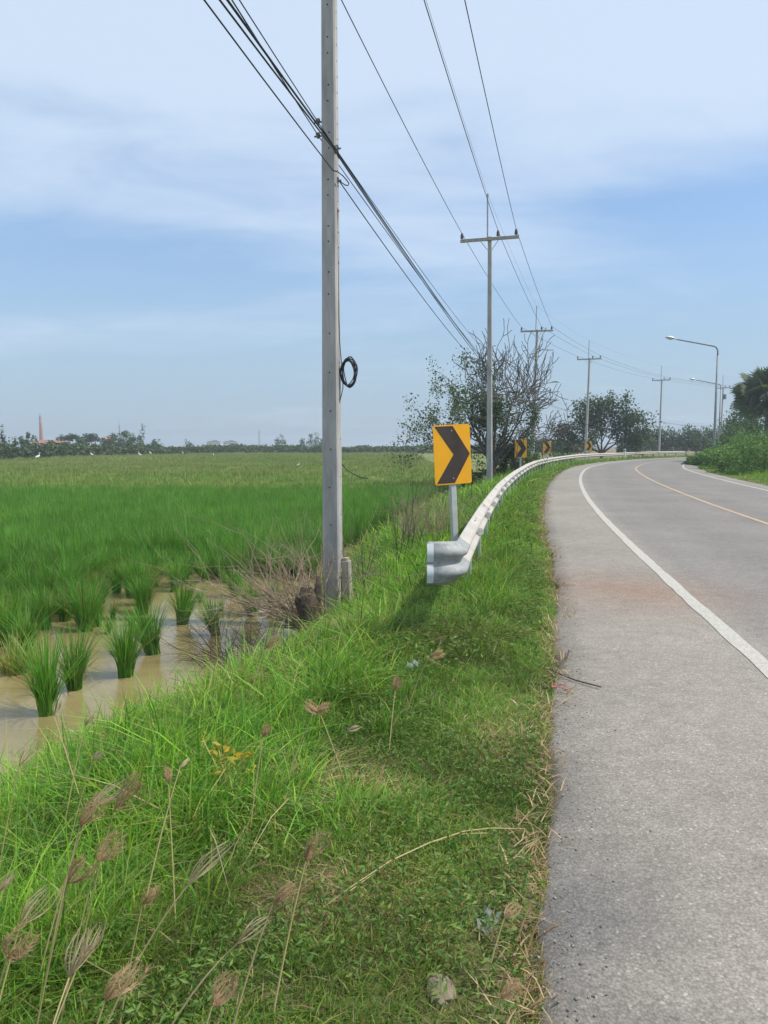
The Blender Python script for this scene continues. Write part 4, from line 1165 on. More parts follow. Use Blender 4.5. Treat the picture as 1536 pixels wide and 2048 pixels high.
parts = [grass(1.15, 3.2, 11000, 3, 0.85, 1.0, 101, xr=(-2.6, 1.3)),
         grass(3.2, 6.0, 7000, 3, 1.0, 1.05, 102, xr=(-4.2, 1.8)),
         grass(6.0, 10.0, 3600, 3, 1.25, 1.1, 103, xr=(-4.2, 2.8)),
         grass(10.0, 18.0, 1500, 2, 1.8, 1.25, 104, xr=(-3.2, 4.2)),
         grass(18.0, 36.0, 420, 2, 3.2, 1.5, 105, xr=(-2.6, 8.2)),
         grass(36.0, 100.0, 60, 2, 7.0, 1.8, 106, xr=(0.0, 45)),
         grass(8.5, 20.0, 330, 3, 2.4, 2.1, 107, xr=(-1.6, 3.6), emin=1.0),      # rank weeds between pole, sign and rail
         grass(20.0, 45.0, 90, 3, 4.5, 2.6, 108, xr=(-0.6, 9.0), emin=1.2),
         grass(2.2, 6.5, 420, 3, 1.5, 1.9, 109, xr=(-3.4, 0.6), emin=1.1)]
v, t, c = merge(parts)
tag(np_obj('bank_grass', v, t, M_blade, c), 'green grass and weeds covering the road bank', 'grass', kind='stuff')
print('bank grass tris', len(t))
parts = [grass(14.0, 45.0, 170, 2, 3.0, 1.5, 111, side='right', xr=(8, 26), emin=-0.05, emax=8), grass(45.0, 80.0, 90, 2, 5.0, 1.7, 112, side='right', xr=(18, 46), emin=-0.05, emax=8)]
v, t, c = merge(parts)
tag(np_obj('verge_grass', v, t, M_blade, c), 'low green grass on the right verge below the shrubs', 'grass', kind='stuff')
print('verge tris', len(t))

# broad-leaved ground cover and short matted turf
def turf_leaves(n, box, seed, size, cols, wts, emin, emax, hmax, seg_noise):
    rg = np.random.default_rng(seed)
    x = rg.uniform(box[0], box[1], n); y = rg.uniform(box[2], box[3], n)
    k_ = (x > -0.53 * y - 0.75)
    x, y = x[k_], y[k_]; l_ = lateral(x, y); e = -l_ - shoulder_w(y); z = ground_z(x, y, l_)
    f = fnoise(x, y, 1.7, seg_noise)
    k_ = (e > emin) & (e < emax) & (z > WATER_Z + 0.04) & (f > rg.uniform(0.40, 0.6, len(x)))
    x, y, z, f = x[k_], y[k_], z[k_], f[k_]; n = len(x)
    c = pick(cols, n, rg, wts)
    P = np.stack([x, y, z + rg.uniform(0.01, 1, n) * hmax * (0.4 + f)], 1)
    return leaves(P, size, rg, 0.30, 0.35, c)
WEED = [(0.12, 0.22, 0.045), (0.15, 0.26, 0.05), (0.10, 0.19, 0.04), (0.22, 0.29, 0.07)]
pr = [turf_leaves(60000, (-2.6, 1.2, 1.2, 4.2), 201, 0.030, WEED, [.3, .3, .2, .2], 0.05, 6, 0.10, 301),
      turf_leaves(52000, (-4.2, 2.4, 4.2, 9.0), 202, 0.048, WEED, [.3, .35, .2, .15], 0.1, 6, 0.16, 302),
      turf_leaves(12000, (-3.2, 4.0, 9.0, 20.0), 203, 0.09, WEED, [.3, .3, .3, .1], 0.2, 6, 0.35, 303)]
v, t, c = merge(pr)
tag(np_obj('bank_weeds', v, t, M_leaf, c), 'low broad leaved weeds mixed into the grass of the bank', 'weeds', kind='stuff')
# short matted turf close by
parts = [grass(1.15, 3.4, 15000, 2, 1.15, 0.6, 121, xr=(-1.6, 1.3), emin=0.0), grass(3.4, 6.5, 4200, 2, 1.35, 0.55, 122, xr=(-2.2, 1.9), emin=0.0)]
v, t, c = merge(parts)
tag(np_obj('matted_turf', v, t, M_blade, c), 'short matted turf under the taller grass', 'grass', kind='stuff')

# ------------------------------------------------------------------ trees
def grow(rg, start, d, length, rad, depth, cfg, out, tips):
    """recursive limbs: polylines with radii"""
    n = cfg.get('n', 6); pts = [np.array(start, float)]; d = np.array(d, float); d /= np.linalg.norm(d)
    for i in range(n):
        d = d + rg.normal(0, cfg['wob'], 3) + np.array([0, 0, cfg['up']])
        if pts[-1][2] < cfg.get('floor', -9): d[2] = abs(d[2]) + 0.35
        d /= np.linalg.norm(d)
        pts.append(pts[-1] + d * length / n)
    rr = [rad * (1 - 0.62 * i / n) for i in range(n + 1)]
    out.append((pts, rr, depth))
    if depth == 0:
        tips.append(pts); return
    nc = cfg['kids'][len(cfg['kids']) - depth]
    for j in range(nc):
        f = rg.uniform(cfg.get('f0', 0.35), 1.0) if j else 1.0
        i = min(n, max(1, int(round(f * n))))
        base = pts[i]; dd = pts[i] - pts[i - 1]; dd /= np.linalg.norm(dd)
        a = rg.normal(size=3); a -= dd * a.dot(dd); a /= np.linalg.norm(a)
        an = R(rg.uniform(*cfg['ang']))
        nd = dd * math.cos(an) + a * math.sin(an)
        grow(rg, base, nd, length * rg.uniform(*cfg['shr']), rr[i] * rg.uniform(0.55, 0.75), depth - 1, cfg, out, tips)
def limbs_mesh(out, keep, nlist=(7, 6, 5, 4, 3, 3)):
    m = MB()
    for pts, rr, dep in out:
        if keep(dep): m.tube(pts, rr, 7 if rr[0] > 0.08 else (5 if rr[0] > 0.02 else 3), cap=False)
    return m
def leaf_points(rg, tips, per, spread):
    P = []
    for pts in tips:
        for q in pts[1:]:
            P.append(q + rg.normal(0, spread, (per, 3)))
    return np.concatenate(P)
# the half bare tree on the bank
rg = np.random.default_rng(4)
TB = at(985, 905, 39.0); TB[2] = gz(TB[0], TB[1]) - 0.1
tree = thing('half_bare_tree', 'spreading tree on the bank, bare twigs on top, leaves low on the left', 'tree', TB)
out_b, tips_b = [], []
cfg = dict(floor=1.0, wob=0.15, up=0.035, kids=(4, 4, 3, 2), ang=(18, 52), shr=(0.58, 0.8), n=6, f0=0.3)
for dirn, ln in (((0.1, 0, 1), 2.15), ((-0.45, 0.1, 1), 2.1), ((0.55, 0.1, 0.9), 2.2), ((0.9, -0.1, 0.75), 1.9), ((0.3, -0.2, 1), 2.0)):
    grow(rg, np.array([dirn[0] * 0.3, 0, 0.9]), dirn, ln, 0.075, 4, cfg, out_b, tips_b)
stem = [([np.array([0, 0, -0.2]), np.array([0.03, 0, 0.5]), np.array([-0.02, 0, 1.2])], [0.20, 0.17, 0.13], 9)]
limbs_mesh(stem, lambda d_: True).build('trunk', M_bark, tree, smooth=True)
out_b = [(p_, [max(q_, 0.013) for q_ in r_], d_) for p_, r_, d_ in out_b]
limbs_mesh(out_b, lambda d_: True).build('bare_limbs', M_bark, tree, smooth=True)
out_l, tips_l = [], []
cfg2 = dict(floor=0.9, wob=0.15, up=0.0, kids=(4, 4, 3), ang=(18, 50), shr=(0.55, 0.75), n=6, f0=0.35)
for dirn, ln in (((-1, 0, 0.72), 2.35), ((-0.85, 0.2, 1.05), 2.0), ((-1, -0.2, 0.62), 2.0), ((-0.35, 0, 1), 1.6), ((0.5, -0.1, 0.8), 1.4), ((0.35, 0.2, 0.7), 1.3), ((0.1, -0.3, 0.9), 1.3), ((-0.5, 0.3, 0.8), 1.5), ((-0.1, 0.2, 1.0), 1.2)):
    grow(rg, np.array([0, 0, 1.1]), dirn, ln, 0.07, 3, cfg2, out_l, tips_l)
limbs_mesh(out_l, lambda d_: True).build('leafy_limbs', M_bark, tree, smooth=True)
P = leaf_points(rg, tips_l, 6, 0.13)
P = P[rg.uniform(0, 1, len(P)) < 0.60]
TL = [(0.08, 0.125, 0.06), (0.11, 0.155, 0.08), (0.055, 0.09, 0.045), (0.20, 0.23, 0.15)]
v, t, c = leaves(P, 0.12, rg, 0.55, 0.2, pick(TL, len(P), rg, [.4, .3, .2, .1]))
np_obj('crown', v, t, M_leaf, c, tree)
tree.scale = (1.2, 1.2, 1.42)
print('tree1 leaves', len(P))

def shrub_cloud(rg, n, dims, lumps, size, cols, wts, flat=0.0):
    """leaf faces on many overlapping clumps filling an uneven mound"""
    C = rg.normal(size=(lumps, 3)); C /= np.linalg.norm(C, axis=1)[:, None]
    C[:, 2] = abs(C[:, 2]); C *= (rg.uniform(0.35, 1.0, lumps) ** 0.5)[:, None]
    rad = rg.uniform(0.16, 0.34, lumps)
    i = rg.integers(0, lumps, n)
    d = rg.normal(size=(n, 3)); d /= np.linalg.norm(d, axis=1)[:, None]
    P = C[i] + d * (rad[i] * rg.uniform(0.55, 1.05, n))[:, None]
    P = P * np.array(dims); P[:, 2] = np.abs(P[:, 2])
    lc = rg.uniform(0.75, 1.25, lumps)[i]
    c = pick(cols, n, rg, wts) * lc[:, None]
    return leaves(P, size, rg, 0.55, 0.5, c)
def bush(name, label, cat, base, dims, n, size, cols, wts, lumps=30, seed=0, material=None, group=None, stems=5, trunk_h=0.0):
    rg = np.random.default_rng(seed)
    root = thing(name, label, cat, base, 0, group)
    v, t, c = shrub_cloud(rg, n, dims, lumps, size, cols, wts)
    v[:, 2] += trunk_h
    np_obj('crown' if cat == 'tree' else 'foliage', v, t, material or M_leaf, c, root)
    m = MB()
    if cat == 'tree':
        tr_ = max(0.07, dims[0] * 0.05)
        m.tube([(0, 0, -0.3), (0.05, 0, trunk_h * 0.5 + 0.2), (0.0, 0.05, trunk_h + dims[2] * 0.5)], [tr_, tr_ * 0.8, tr_ * 0.4], 7)
    for k_ in range(stems):
        a_ = rg.uniform(0, 6.28); q = np.array([math.cos(a_) * dims[0] * 0.6, math.sin(a_) * dims[1] * 0.6, trunk_h + dims[2] * rg.uniform(0.4, 0.8)])
        b0 = np.array([q[0] * 0.08, q[1] * 0.08, -0.1 if cat != 'tree' else trunk_h * 0.8])
        m.tube([b0, b0 * 0.5 + q * 0.5 + np.array([0, 0, 0.1 * dims[2]]), q], [dims[0] * 0.022, dims[0] * 0.016, dims[0] * 0.006], 5)
    m.build('trunk' if cat == 'tree' else 'stems', M_bark, root, smooth=True)
    return root
DKG = [(0.052, 0.095, 0.038), (0.072, 0.12, 0.045), (0.038, 0.07, 0.03), (0.11, 0.155, 0.06)]
MDG = [(0.084, 0.175, 0.042), (0.119, 0.231, 0.056), (0.063, 0.126, 0.039), (0.196, 0.294, 0.077)]
W4 = [.35, .3, .2, .15]
# thicket round the foot of the half bare tree
for k_, (px, d, dm, n, lab, cols) in enumerate([
        (912, 33, (0.7, 0.7, 0.7), 1300, 'dark shrub at the left foot of the half bare tree', DKG),
        (952, 36, (0.9, 0.8, 1.3), 2200, 'tall dense shrub in front of the half bare tree trunk', DKG),
        (1018, 40, (1.0, 0.9, 2.2), 3400, 'dense vine covered shrub right of the second utility pole', DKG),
        (1052, 46, (1.2, 1.0, 1.5), 2400, 'green shrub between the second chevron sign and the third pole', MDG),
        (1120, 64, (2.0, 1.4, 1.3), 2200, 'low yellowish green shrub behind the third chevron sign', MDG)]):
    b = at(px, 900, d); z_ = gz(b[0], b[1])
    bush('bank_shrub', lab, 'shrub', (b[0], b[1], z_), dm, n, 0.15, cols, W4, 26, 400 + k_, group='shrubs along the bank')
# round leafy tree
rg = np.random.default_rng(12)
b = at(1203, 903, 88.0); b[2] = -0.6
rt = thing('round_tree', 'round dense leafy tree standing behind the fourth utility pole', 'tree', b)
o_, tp = [], []
cfg3 = dict(wob=0.10, up=0.02, kids=(5, 4, 3), ang=(20, 60), shr=(0.6, 0.8), n=5, f0=0.25)
for dirn in ((0, 0, 1), (-0.6, 0.1, 0.9), (0.6, -0.1, 0.75), (0.95, 0.3, 0.35), (-0.9, -0.2, 0.45)):
    grow(rg, (0, 0, 0.9), dirn, 2.5, 0.11, 3, cfg3, o_, tp)
limbs_mesh([([np.array([0, 0, -0.4]), np.array([0.05, 0, 0.6]), np.array([0, 0, 1.2])], [0.24, 0.2, 0.17], 9)] + o_, lambda d_: True).build('trunk', M_bark, rt, smooth=True)
P = leaf_points(rg, tp, 6, 0.27)
v, t, c = leaves(P, 0.30, rg, 0.55, 0.4, pick(DKG, len(P), rg, W4)); np_obj('crown', v, t, M_leaf, c, rt)
rt.scale = (1.12, 1.12, 1.3)
print('tree2 leaves', len(P))
# far trees across the bend
row = [(1085, 150, 3.2, 3.4), (1100, 140, 4.0, 3.0), (1128, 135, 4.2, 2.8), (1155, 150, 4.5, 3.2), (1262, 120, 2.8, 3.6), (1285, 125, 3.0, 4.1), (1306, 128, 3.2, 4.6), (1330, 128, 3.2, 4.7), (1352, 130, 3.4, 4.6), (1372, 130, 3.2, 5.0), (1392, 134, 3.2, 4.8), (1412, 134, 3.4, 4.6), (1432, 136, 3.6, 5.0), (1456, 128, 4.0, 6.0), (1482, 118, 4.4, 6.8)]
row += [(1496, 92, 4.2, 6.8), (1528, 84, 4.6, 7.4), (1468, 105, 3.8, 6.0)]
names = ['far tree low on the skyline right of the third pole', 'pointed far tree behind the third chevron sign', 'far bushy tree left of the fourth pole', 'far tree tucked at the left of the round leafy tree',
         'far tree touching the right side of the round leafy tree', 'far tree between the round leafy tree and the fifth pole', 'far feathery tree just left of the fifth pole', 'far tree directly behind the fifth pole', 'far tree just right of the fifth pole',
         'far tall feathery tree right of the fifth pole', 'far dark tree halfway between the fifth pole and the street lamps', 'far dark tree left of the street lamps', 'far dark tree behind the street lamp poles', 'dark tree right of the street lamps', 'dark broad tree left of the palm', 'tall dark tree under the left side of the palm crown', 'tall dark tree at the right edge under the palm', 'dark tree between the street lamps and the palm']
for k_, ((px, d, w_, h_), lab) in enumerate(zip(row, names)):
    b = at(px, 900, d)
    bush('far_tree', lab, 'tree', (b[0], b[1], -0.3), (w_ * 0.75, w_ * 0.7, h_ * 0.82), 1900, 0.36, DKG, W4, 34, 500 + k_, M_leaf_far, 'trees beyond the bend', 4, h_ * 0.16)
# shrubs on the right verge
SH = [(1400, 60, 1.2, 1.1, 0.13, 'low rounded shrub at the left tip of the right verge'), (1424, 58, 1.6, 1.7, 0.14, 'shrub at the foot of the nearer street lamp'), (1452, 50, 1.9, 1.9, 0.13, 'bright shrub right of the street lamp foot'),
      (1478, 54, 2.4, 2.8, 0.16, 'taller shrub below the palm, left side'), (1492, 43, 2.0, 2.1, 0.12, 'rounded green shrub nearest the road on the right verge'), (1530, 40, 2.2, 2.6, 0.12, 'big bright shrub cut by the right edge of the picture'),
      (1520, 52, 3.0, 3.6, 0.16, 'tall shrub behind the big bright one at the right edge'), (1500, 64, 3.4, 5.0, 0.2, 'dark tall thicket under the palm crown'), (1556, 46, 2.6, 3.6, 0.14, 'shrub just outside the right edge, its leaves reaching in')]
for k_, (px, d, w_, h_, sz0, lab) in enumerate(SH):
    b = at(px, 900, d)
    bush('verge_shrub', lab, 'shrub', (b[0], b[1], gz(b[0], b[1]) - 0.05), (w_, w_ * 0.85, h_ * 0.8), 4600, sz0 * 1.1, MDG if k_ not in (7,) else DKG, W4, 46, 600 + k_, group='shrubs on the right verge')
# fan palm
rg = np.random.default_rng(33)
b = at(1532, 900, 70.0); b[2] = 0.0
palm = thing('fan_palm', 'dark fan palm with a round crown at the right edge', 'tree', b)
PS = 1.22
pz = at(1532, 796, 70.0)[2]
MB().tube([(0, 0, -0.3), (0.05, 0, pz * 0.5), (0, 0, pz)], [0.30, 0.24, 0.22], 9).build('trunk', M_bark, palm, smooth=True)
PC = [(0.075, 0.115, 0.06), (0.10, 0.145, 0.075), (0.055, 0.085, 0.045)]
for k_ in range(54):
    u = rg.uniform(-0.55, 1.0); a_ = rg.uniform(0, 6.28); rr_ = math.sqrt(max(0, 1 - u * u))
    dv = np.array([math.cos(a_) * rr_, math.sin(a_) * rr_, u]); pl = rg.uniform(1.2, 1.75) * PS
    hub = np.array([0, 0, pz]) + dv * pl
    s1 = np.cross(dv, rg.normal(size=3)); s1 /= np.linalg.norm(s1); nr_ = np.cross(dv, s1)
    V, T = [], []
    for q, an in enumerate(np.linspace(-R(125), R(125), 26)):
        ln = 1.35 * PS * (0.75 + 0.25 * math.cos(an)) * rg.uniform(0.9, 1.08)
        dr_ = dv * math.cos(an) + s1 * math.sin(an); tn = -dv * math.sin(an) + s1 * math.cos(an)
        o0 = len(V)
        V += [hub, hub + dr_ * ln * 0.62 - tn * 0.09 + nr_ * 0.03, hub + dr_ * ln + np.array([0, 0, -0.12 * ln]), hub + dr_ * ln * 0.62 + tn * 0.09 + nr_ * 0.03]
        T += [(o0, o0 + 1, o0 + 2), (o0, o0 + 2, o0 + 3)]
    np_obj('frond', np.array(V), np.array(T), M_leaf, np.tile(pick(PC, 1, rg)[0], (len(V), 1)), palm)
    MB().tube([(0, 0, pz), hub], [0.035, 0.02], 4, cap=False).build('leaf_stalk', M_bark_pale, palm)

# ------------------------------------------------------------------ far side of the paddy
# the hedge-like wood along the field: one mass nobody could count
rg = np.random.default_rng(70)
TLX = np.array([-0.75, -0.62, -0.51, -0.44, -0.30, -0.22, -0.05, 0.10, 0.2])
TLD = np.array([100, 104, 106, 116, 146, 170, 177, 184, 190.0])
def tl_pt(px):
    a_ = (px - 768) / 1500.0; d = np.interp(a_, TLX, TLD); return np.array([a_ * d, d])
HB = np.interp
Vs = []
n = 30000
px = rg.uniform(-260, 1130, n); a_ = (px - 768) / 1500.0; d = np.interp(a_, TLX, TLD) + rg.uniform(0, 7, n) ** 1.2
topz = np.interp(px, [-260, 0, 40, 110, 160, 260, 330, 420, 560, 700, 900, 1130], [2.6, 2.4, 1.9, 2.3, 2.1, 2.3, 1.8, 1.9, 1.9, 1.8, 2.0, 2.8])
lump = fnoise(px * 0.02 * d / 100, d * 0.15, 1.6, 55)
zz = -1.0 + (topz + 0.5) * (0.55 + 0.75 * lump) * np.sqrt(rg.uniform(0, 1, n))
P = np.stack([a_ * d, d, zz], 1)
FT = [(0.075, 0.12, 0.045), (0.10, 0.15, 0.055), (0.05, 0.085, 0.035), (0.14, 0.18, 0.07)]
v, t, c = leaves(P, 0.55, rg, 0.7, 0.4, pick(FT, n, rg, W4) * (0.75 + 0.5 * lump)[:, None])
tag(np_obj('far_treeline', v, t, M_leaf_far, c), 'long low belt of bushes and trees along the far side of the paddy', 'trees', kind='stuff')
def far_tree(name, label, px, dd_, w_, h_, n=700, seed=0, size=0.5, th=None, cols=FT):
    p = tl_pt(px); sc = (p[1] + dd_) / p[1]
    return bush(name, label, 'tree', (p[0] * sc, p[1] * sc, -1.0), (w_, w_ * 0.9, h_), n, size, cols, W4, 16, seed, M_leaf_far, 'trees on the far skyline', 3, th if th is not None else h_ * 0.25)
far_tree('conifer_tree', 'dark pointed tree at the left edge of the skyline', 4, 25, 1.3, 5.4, 900, 801, 0.45, 0.8)
far_tree('bushy_tree', 'bushy far tree with ragged top, left of the red chimney', 44, 20, 2.6, 3.2, 900, 802)
far_tree('bushy_tree', 'ragged far tree just left of the chimney foot', 66, 26, 2.0, 3.6, 700, 803)
far_tree('umbrella_tree', 'flat topped far tree right of the red roofs', 142, 50, 4.4, 2.4, 1200, 804, 0.6, 2.2, DKG)
far_tree('umbrella_tree', 'flat topped dark far tree left of the temple roof', 193, 60, 5.0, 2.9, 1400, 805, 0.6, 2.2, DKG)
far_tree('bushy_tree', 'grey green far tree right of the temple roof', 240, 45, 4.0, 4.2, 1400, 806, 0.5, 2.2)
far_tree('bushy_tree', 'grey green far tree under the thin mast', 262, 40, 3.0, 3.6, 1000, 807, 0.5, 2.0)
far_tree('slender_tree', 'slender sparse far tree standing above the belt', 288, 40, 0.9, 5.8, 260, 808, 0.45, 1.6)
far_tree('bushy_tree', 'small far tree right of the slender one', 312, 50, 2.4, 3.2, 500, 809)
far_tree('bushy_tree', 'small dark far tree left of the pale buildings', 378, 60, 1.6, 3.4, 400, 810)
far_tree('bushy_tree', 'far tree standing above the belt right of the lattice mast', 563, 40, 2.0, 3.6, 450, 811, 0.5, 1.6)
far_tree('bushy_tree', 'far grey tree just left of the nearest utility pole', 630, 60, 2.8, 3.6, 700, 812, 0.5, 2.4)
far_tree('bushy_tree', 'small round far tree left of the grey one', 605, 70, 1.0, 3.2, 250, 813, 0.5, 2.0)
# brick chimney and red roofs
FZ = -1.0
b = at(83, 890, 330.0)
ch = thing('brick_chimney', 'tall red brick factory chimney with a grey top on the skyline', 'chimney', (b[0], b[1], FZ))
H = at(83, 836, 330)[2] - FZ
MB().lathe([(0.95, 0), (0.80, H * 0.3), (0.58, H * 0.8), (0.54, H * 0.9)], 14).build('stack', M_brick, ch, smooth=True)
MB().lathe([(0.56, H * 0.9), (0.54, H), (0.72, H + 0.1), (0.72, H + 0.5), (0.42, H + 0.6), (0.38, H + 1.1), (0.12, H + 1.3), (0.1, H + 2.4)], 14).build('cap', M_stackgrey, ch, smooth=False)
def gable(name, label, cat, px, py_eave, py_ridge, d, w_, dep, roof, wall, rz=0.0, group=None):
    b = at(px, py_eave, d); r_ = at(px, py_ridge, d)[2]; e_ = b[2]
    root = thing(name, label, cat, (b[0], b[1], FZ), rz, group)
    MB().box((0, 0, (e_ - FZ) / 2), (w_ * 0.94, dep * 0.92, e_ - FZ)).build('wall', wall, root)
    ez, rz_ = e_ - FZ, r_ - FZ
    MB().add([(-w_ / 2, -dep / 2, ez), (w_ / 2, -dep / 2, ez), (w_ / 2, dep / 2, ez), (-w_ / 2, dep / 2, ez), (-w_ / 2, 0, rz_), (w_ / 2, 0, rz_)], [(0, 1, 5, 4), (2, 3, 4, 5), (0, 4, 3), (1, 2, 5), (0, 3, 2, 1)]).build('roof', roof, root)
    for q in (-0.25, 0.25):
        MB().box((w_ * q, -dep * 0.46, ez * 0.55), (w_ * 0.14, 0.06, ez * 0.3)).build('window', M_window, root)
    return root
gable('factory_shed', 'long red roofed shed at the foot of the brick chimney', 'building', 95, 886.5, 880, 325, 10, 8, M_redroof, M_whitewall, group='red roofed sheds')
gable('factory_shed', 'smaller red roofed shed right of the chimney', 'building', 122, 888, 881.5, 320, 6, 7, M_redroof, M_whitewall, group='red roofed sheds')
tm = gable('temple_hall', 'orange roofed temple hall with white gable among far trees', 'temple', 218, 886, 873.5, 420, 4.6, 7, M_orangeroof, M_whitewall, R(30))
MB().box((-2.32, 0, (at(218, 881, 420)[2] - FZ)), (0.12, 3.2, 2.0)).build('gable_board', M_whitewall, tm)
for s_ in (-1, 1):
    MB().tube([(s_ * 2.3, 0, at(218, 873.5, 420)[2] - FZ), (s_ * 2.6, 0, at(218, 870.5, 420)[2] - FZ)], [0.16, 0.03], 5).build('finial', M_orangeroof, tm)
# two pale blocks
def block(px, d, label):
    b = at(px, 890, d); root = thing('apartment_block', label, 'building', (b[0], b[1], FZ), R(6), 'pale apartment blocks on the skyline')
    z1 = at(px, 884.5, d)[2] - FZ; w_ = 26 * d / 1500.0; z2 = at(px, 881, d)[2] - FZ
    MB().box((0, 0, z1 / 2), (w_, 7, z1)).build('wall', M_whitewall, root)
    MB().box((0, 0, z1 + 0.18), (w_ * 1.06, 7.8, 0.36)).box((0, 0, z1 + 0.62), (w_ * 0.8, 5.6, 0.55)).box((w_ * 0.08, 0, z1 + 1.2), (w_ * 0.34, 3.5, 0.7)).build('roof', M_brownroof, root)
    wme = MB().box((0, 0, 0), (w_ * 0.085, 0.08, 0.95)).mesh('window', M_window)
    nfl = max(3, int(z1 / 2.6))
    for f_ in range(nfl):
        zf = z1 - 1.2 - f_ * 2.5
        if zf < 0.8: break
        for q in range(8): place('window', wme, root, (-w_ * 0.44 + q * w_ * 0.1257, -3.53, zf))
        MB().box((0, -3.9, zf - 0.75), (w_ * 0.98, 0.8, 0.22)).build('balcony', M_whitewall, root)
    return root
block(428, 600, 'left one of the two pale apartment blocks on the skyline')
block(461, 600, 'right one of the two pale apartment blocks, its roof stepped')
def mast(px, ytop, d, w_, label):
    b = at(px, 890, d); H = at(px, ytop, d)[2] - FZ
    root = thing('radio_mast', label, 'mast', (b[0], b[1], FZ))
    m = MB(); L3 = [(w_ / 2 * math.cos(a_), w_ / 2 * math.sin(a_)) for a_ in (0, 2.09, 4.19)]
    for x_, y_ in L3: m.tube([(x_, y_, 0), (x_, y_, H * 0.85)], 0.10, 4)
    m.build('legs', M_steel_dark, root)
    m = MB(); st_ = H * 0.85 / 14
    for i in range(14):
        for j in range(3):
            p_, q_ = L3[j], L3[(j + 1) % 3]
            m.tube([(p_[0], p_[1], i * st_), (q_[0], q_[1], (i + 1) * st_)], 0.05, 3, cap=False)
    m.build('bracing', M_steel_dark, root)
    MB().tube([(0, 0, H * 0.84), (0, 0, H)], 0.09, 4).build('antenna', M_steel_dark, root)
mast(239.5, 842, 480, 0.5, 'thin dark radio mast left on the skyline')
mast(518.5, 855, 600, 1.1, 'faint lattice radio mast right of the pale blocks')
# egrets in the field
def egret():
    root = thing('egret', None, 'bird', (0, 0, 0), 0, 'white egrets in the rice field')
    m = MB()
    body = [(-0.26, 0.0, 0.50, 0.02), (-0.18, 0, 0.54, 0.06), (-0.05, 0, 0.58, 0.105), (0.08, 0, 0.62, 0.11), (0.17, 0, 0.68, 0.075), (0.21, 0, 0.76, 0.04), (0.17, 0, 0.84, 0.03), (0.18, 0, 0.93, 0.027), (0.23, 0, 0.99, 0.033), (0.29, 0, 0.99, 0.02)]
    m.tube([q[:3] for q in body], [q[3] for q in body], 8).build('body', M_feather, root, smooth=True)
    MB().tube([(0.285, 0, 0.99), (0.40, 0, 0.97)], [0.014, 0.003], 5).build('beak', M_beak, root)
    for s_ in (-1, 1): MB().tube([(0.0, s_ * 0.035, 0.55), (0.02, s_ * 0.035, 0.28), (0.0, s_ * 0.035, 0.0)], [0.02, 0.011, 0.01], 5).build('leg', M_hole, root)
    return root
eg = egret()
EG = [(75, 917, 98, 1.25, 'white egret before the bushes at the left edge of the field'), (184, 911, 112, 0.9, 'white egret at the field edge below the temple roof'), (280, 911.5, 118, 1.05, 'white egret standing right of the temple, below the slender tree'), (301, 908, 135, 0.9, 'far white egret below the slender tree'),
      (366, 907.5, 140, 0.8, 'tiny white egret left of the pale blocks'), (427, 911, 120, 0.7, 'white egret in the rice below the pale blocks'), (596, 932, 68, 0.6, 'white egret low in the rice left of the nearest pole')]
for i, (px, py, d, sc, lab) in enumerate(EG):
    o = eg if i == 0 else copy_tree(eg)
    c = at(px, py, d); o.location = (c[0], c[1], c[2] - 0.40 * sc); o.scale = (sc, sc, sc); o.rotation_euler = (0, 0, rng.uniform(0, 6.28)); o['label'] = lab

# ------------------------------------------------------------------ dead brush, stump and saplings round the nearest pole
def twiggy(name, label, cat, base, stems, cfg, rad, material, seed, group=None, depth=2, part='twigs'):
    rg = np.random.default_rng(seed); root = thing(name, label, cat, base, 0, group); out_, tips_ = [], []
    for (off, dirn, ln) in stems: grow(rg, off, dirn, ln, rad, depth, cfg, out_, tips_)
    m = MB()
    for pts_, rr, dep in out_: m.tube(pts_, rr, 4 if dep else 3, cap=False)
    m.build(part, material, root)
    return root, tips_
rg = np.random.default_rng(90)
b = at(640, 1200, 9.7); b[2] = gz(b[0], b[1]) + 0.02
cfgd = dict(wob=0.15, up=0.0, kids=(3, 2), ang=(15, 60), shr=(0.45, 0.75), n=5, f0=0.25)
stems = [((rg.uniform(-.3, .25), rg.uniform(-.2, .3), 0.0), (rg.normal(-0.55, 0.5), rg.normal(0, 0.35), rg.uniform(0.45, 1.0)), rg.uniform(0.7, 1.3)) for _ in range(80)]
stems += [((rg.uniform(-.2, .1), -0.1, 0.1), (-1.0, rg.normal(-0.1, 0.25), rg.uniform(0.35, 0.75)), rg.uniform(1.2, 1.7)) for _ in range(14)]
twiggy('dead_bush', 'dry tan dead bush fanning out left of the nearest utility pole', 'bush', b, stems, cfgd, 0.0105, M_twig, 91)
b = at(735, 1160, 10.9); b[2] = gz(b[0], b[1])
stems = [((rg.uniform(-.35, .3), rg.uniform(-.2, .2), 0.0), (rg.normal(0.1, 0.6), rg.normal(0, 0.4), rg.uniform(0.4, 1.0)), rg.uniform(0.45, 0.8)) for _ in range(40)]
twiggy('dead_bush', 'smaller tangle of dry twigs right of the nearest pole foot', 'bush', b, stems, cfgd, 0.006, M_twig, 92)
b = at(500, 1320, 8.6); b[2] = gz(b[0], b[1])
stems = [((rg.uniform(-.45, .45), rg.uniform(-.25, .35), 0.0), (rg.normal(-0.3, 0.6), rg.normal(0, 0.5), rg.uniform(0.3, 1.0)), rg.uniform(0.4, 0.8)) for _ in range(70)]
twiggy('dead_bush', 'dark tangle of dead twigs at the water edge', 'bush', b, stems, cfgd, 0.006, M_twig_dark, 93)
b = at(868, 1010, 14.0); b[2] = gz(b[0], b[1])
stems = [((rg.uniform(-.6, .5), rg.uniform(-.5, .6), 0.0), (rg.normal(0.0, 0.4), rg.normal(0, 0.4), 1.0), rg.uniform(0.5, 1.0)) for _ in range(130)]
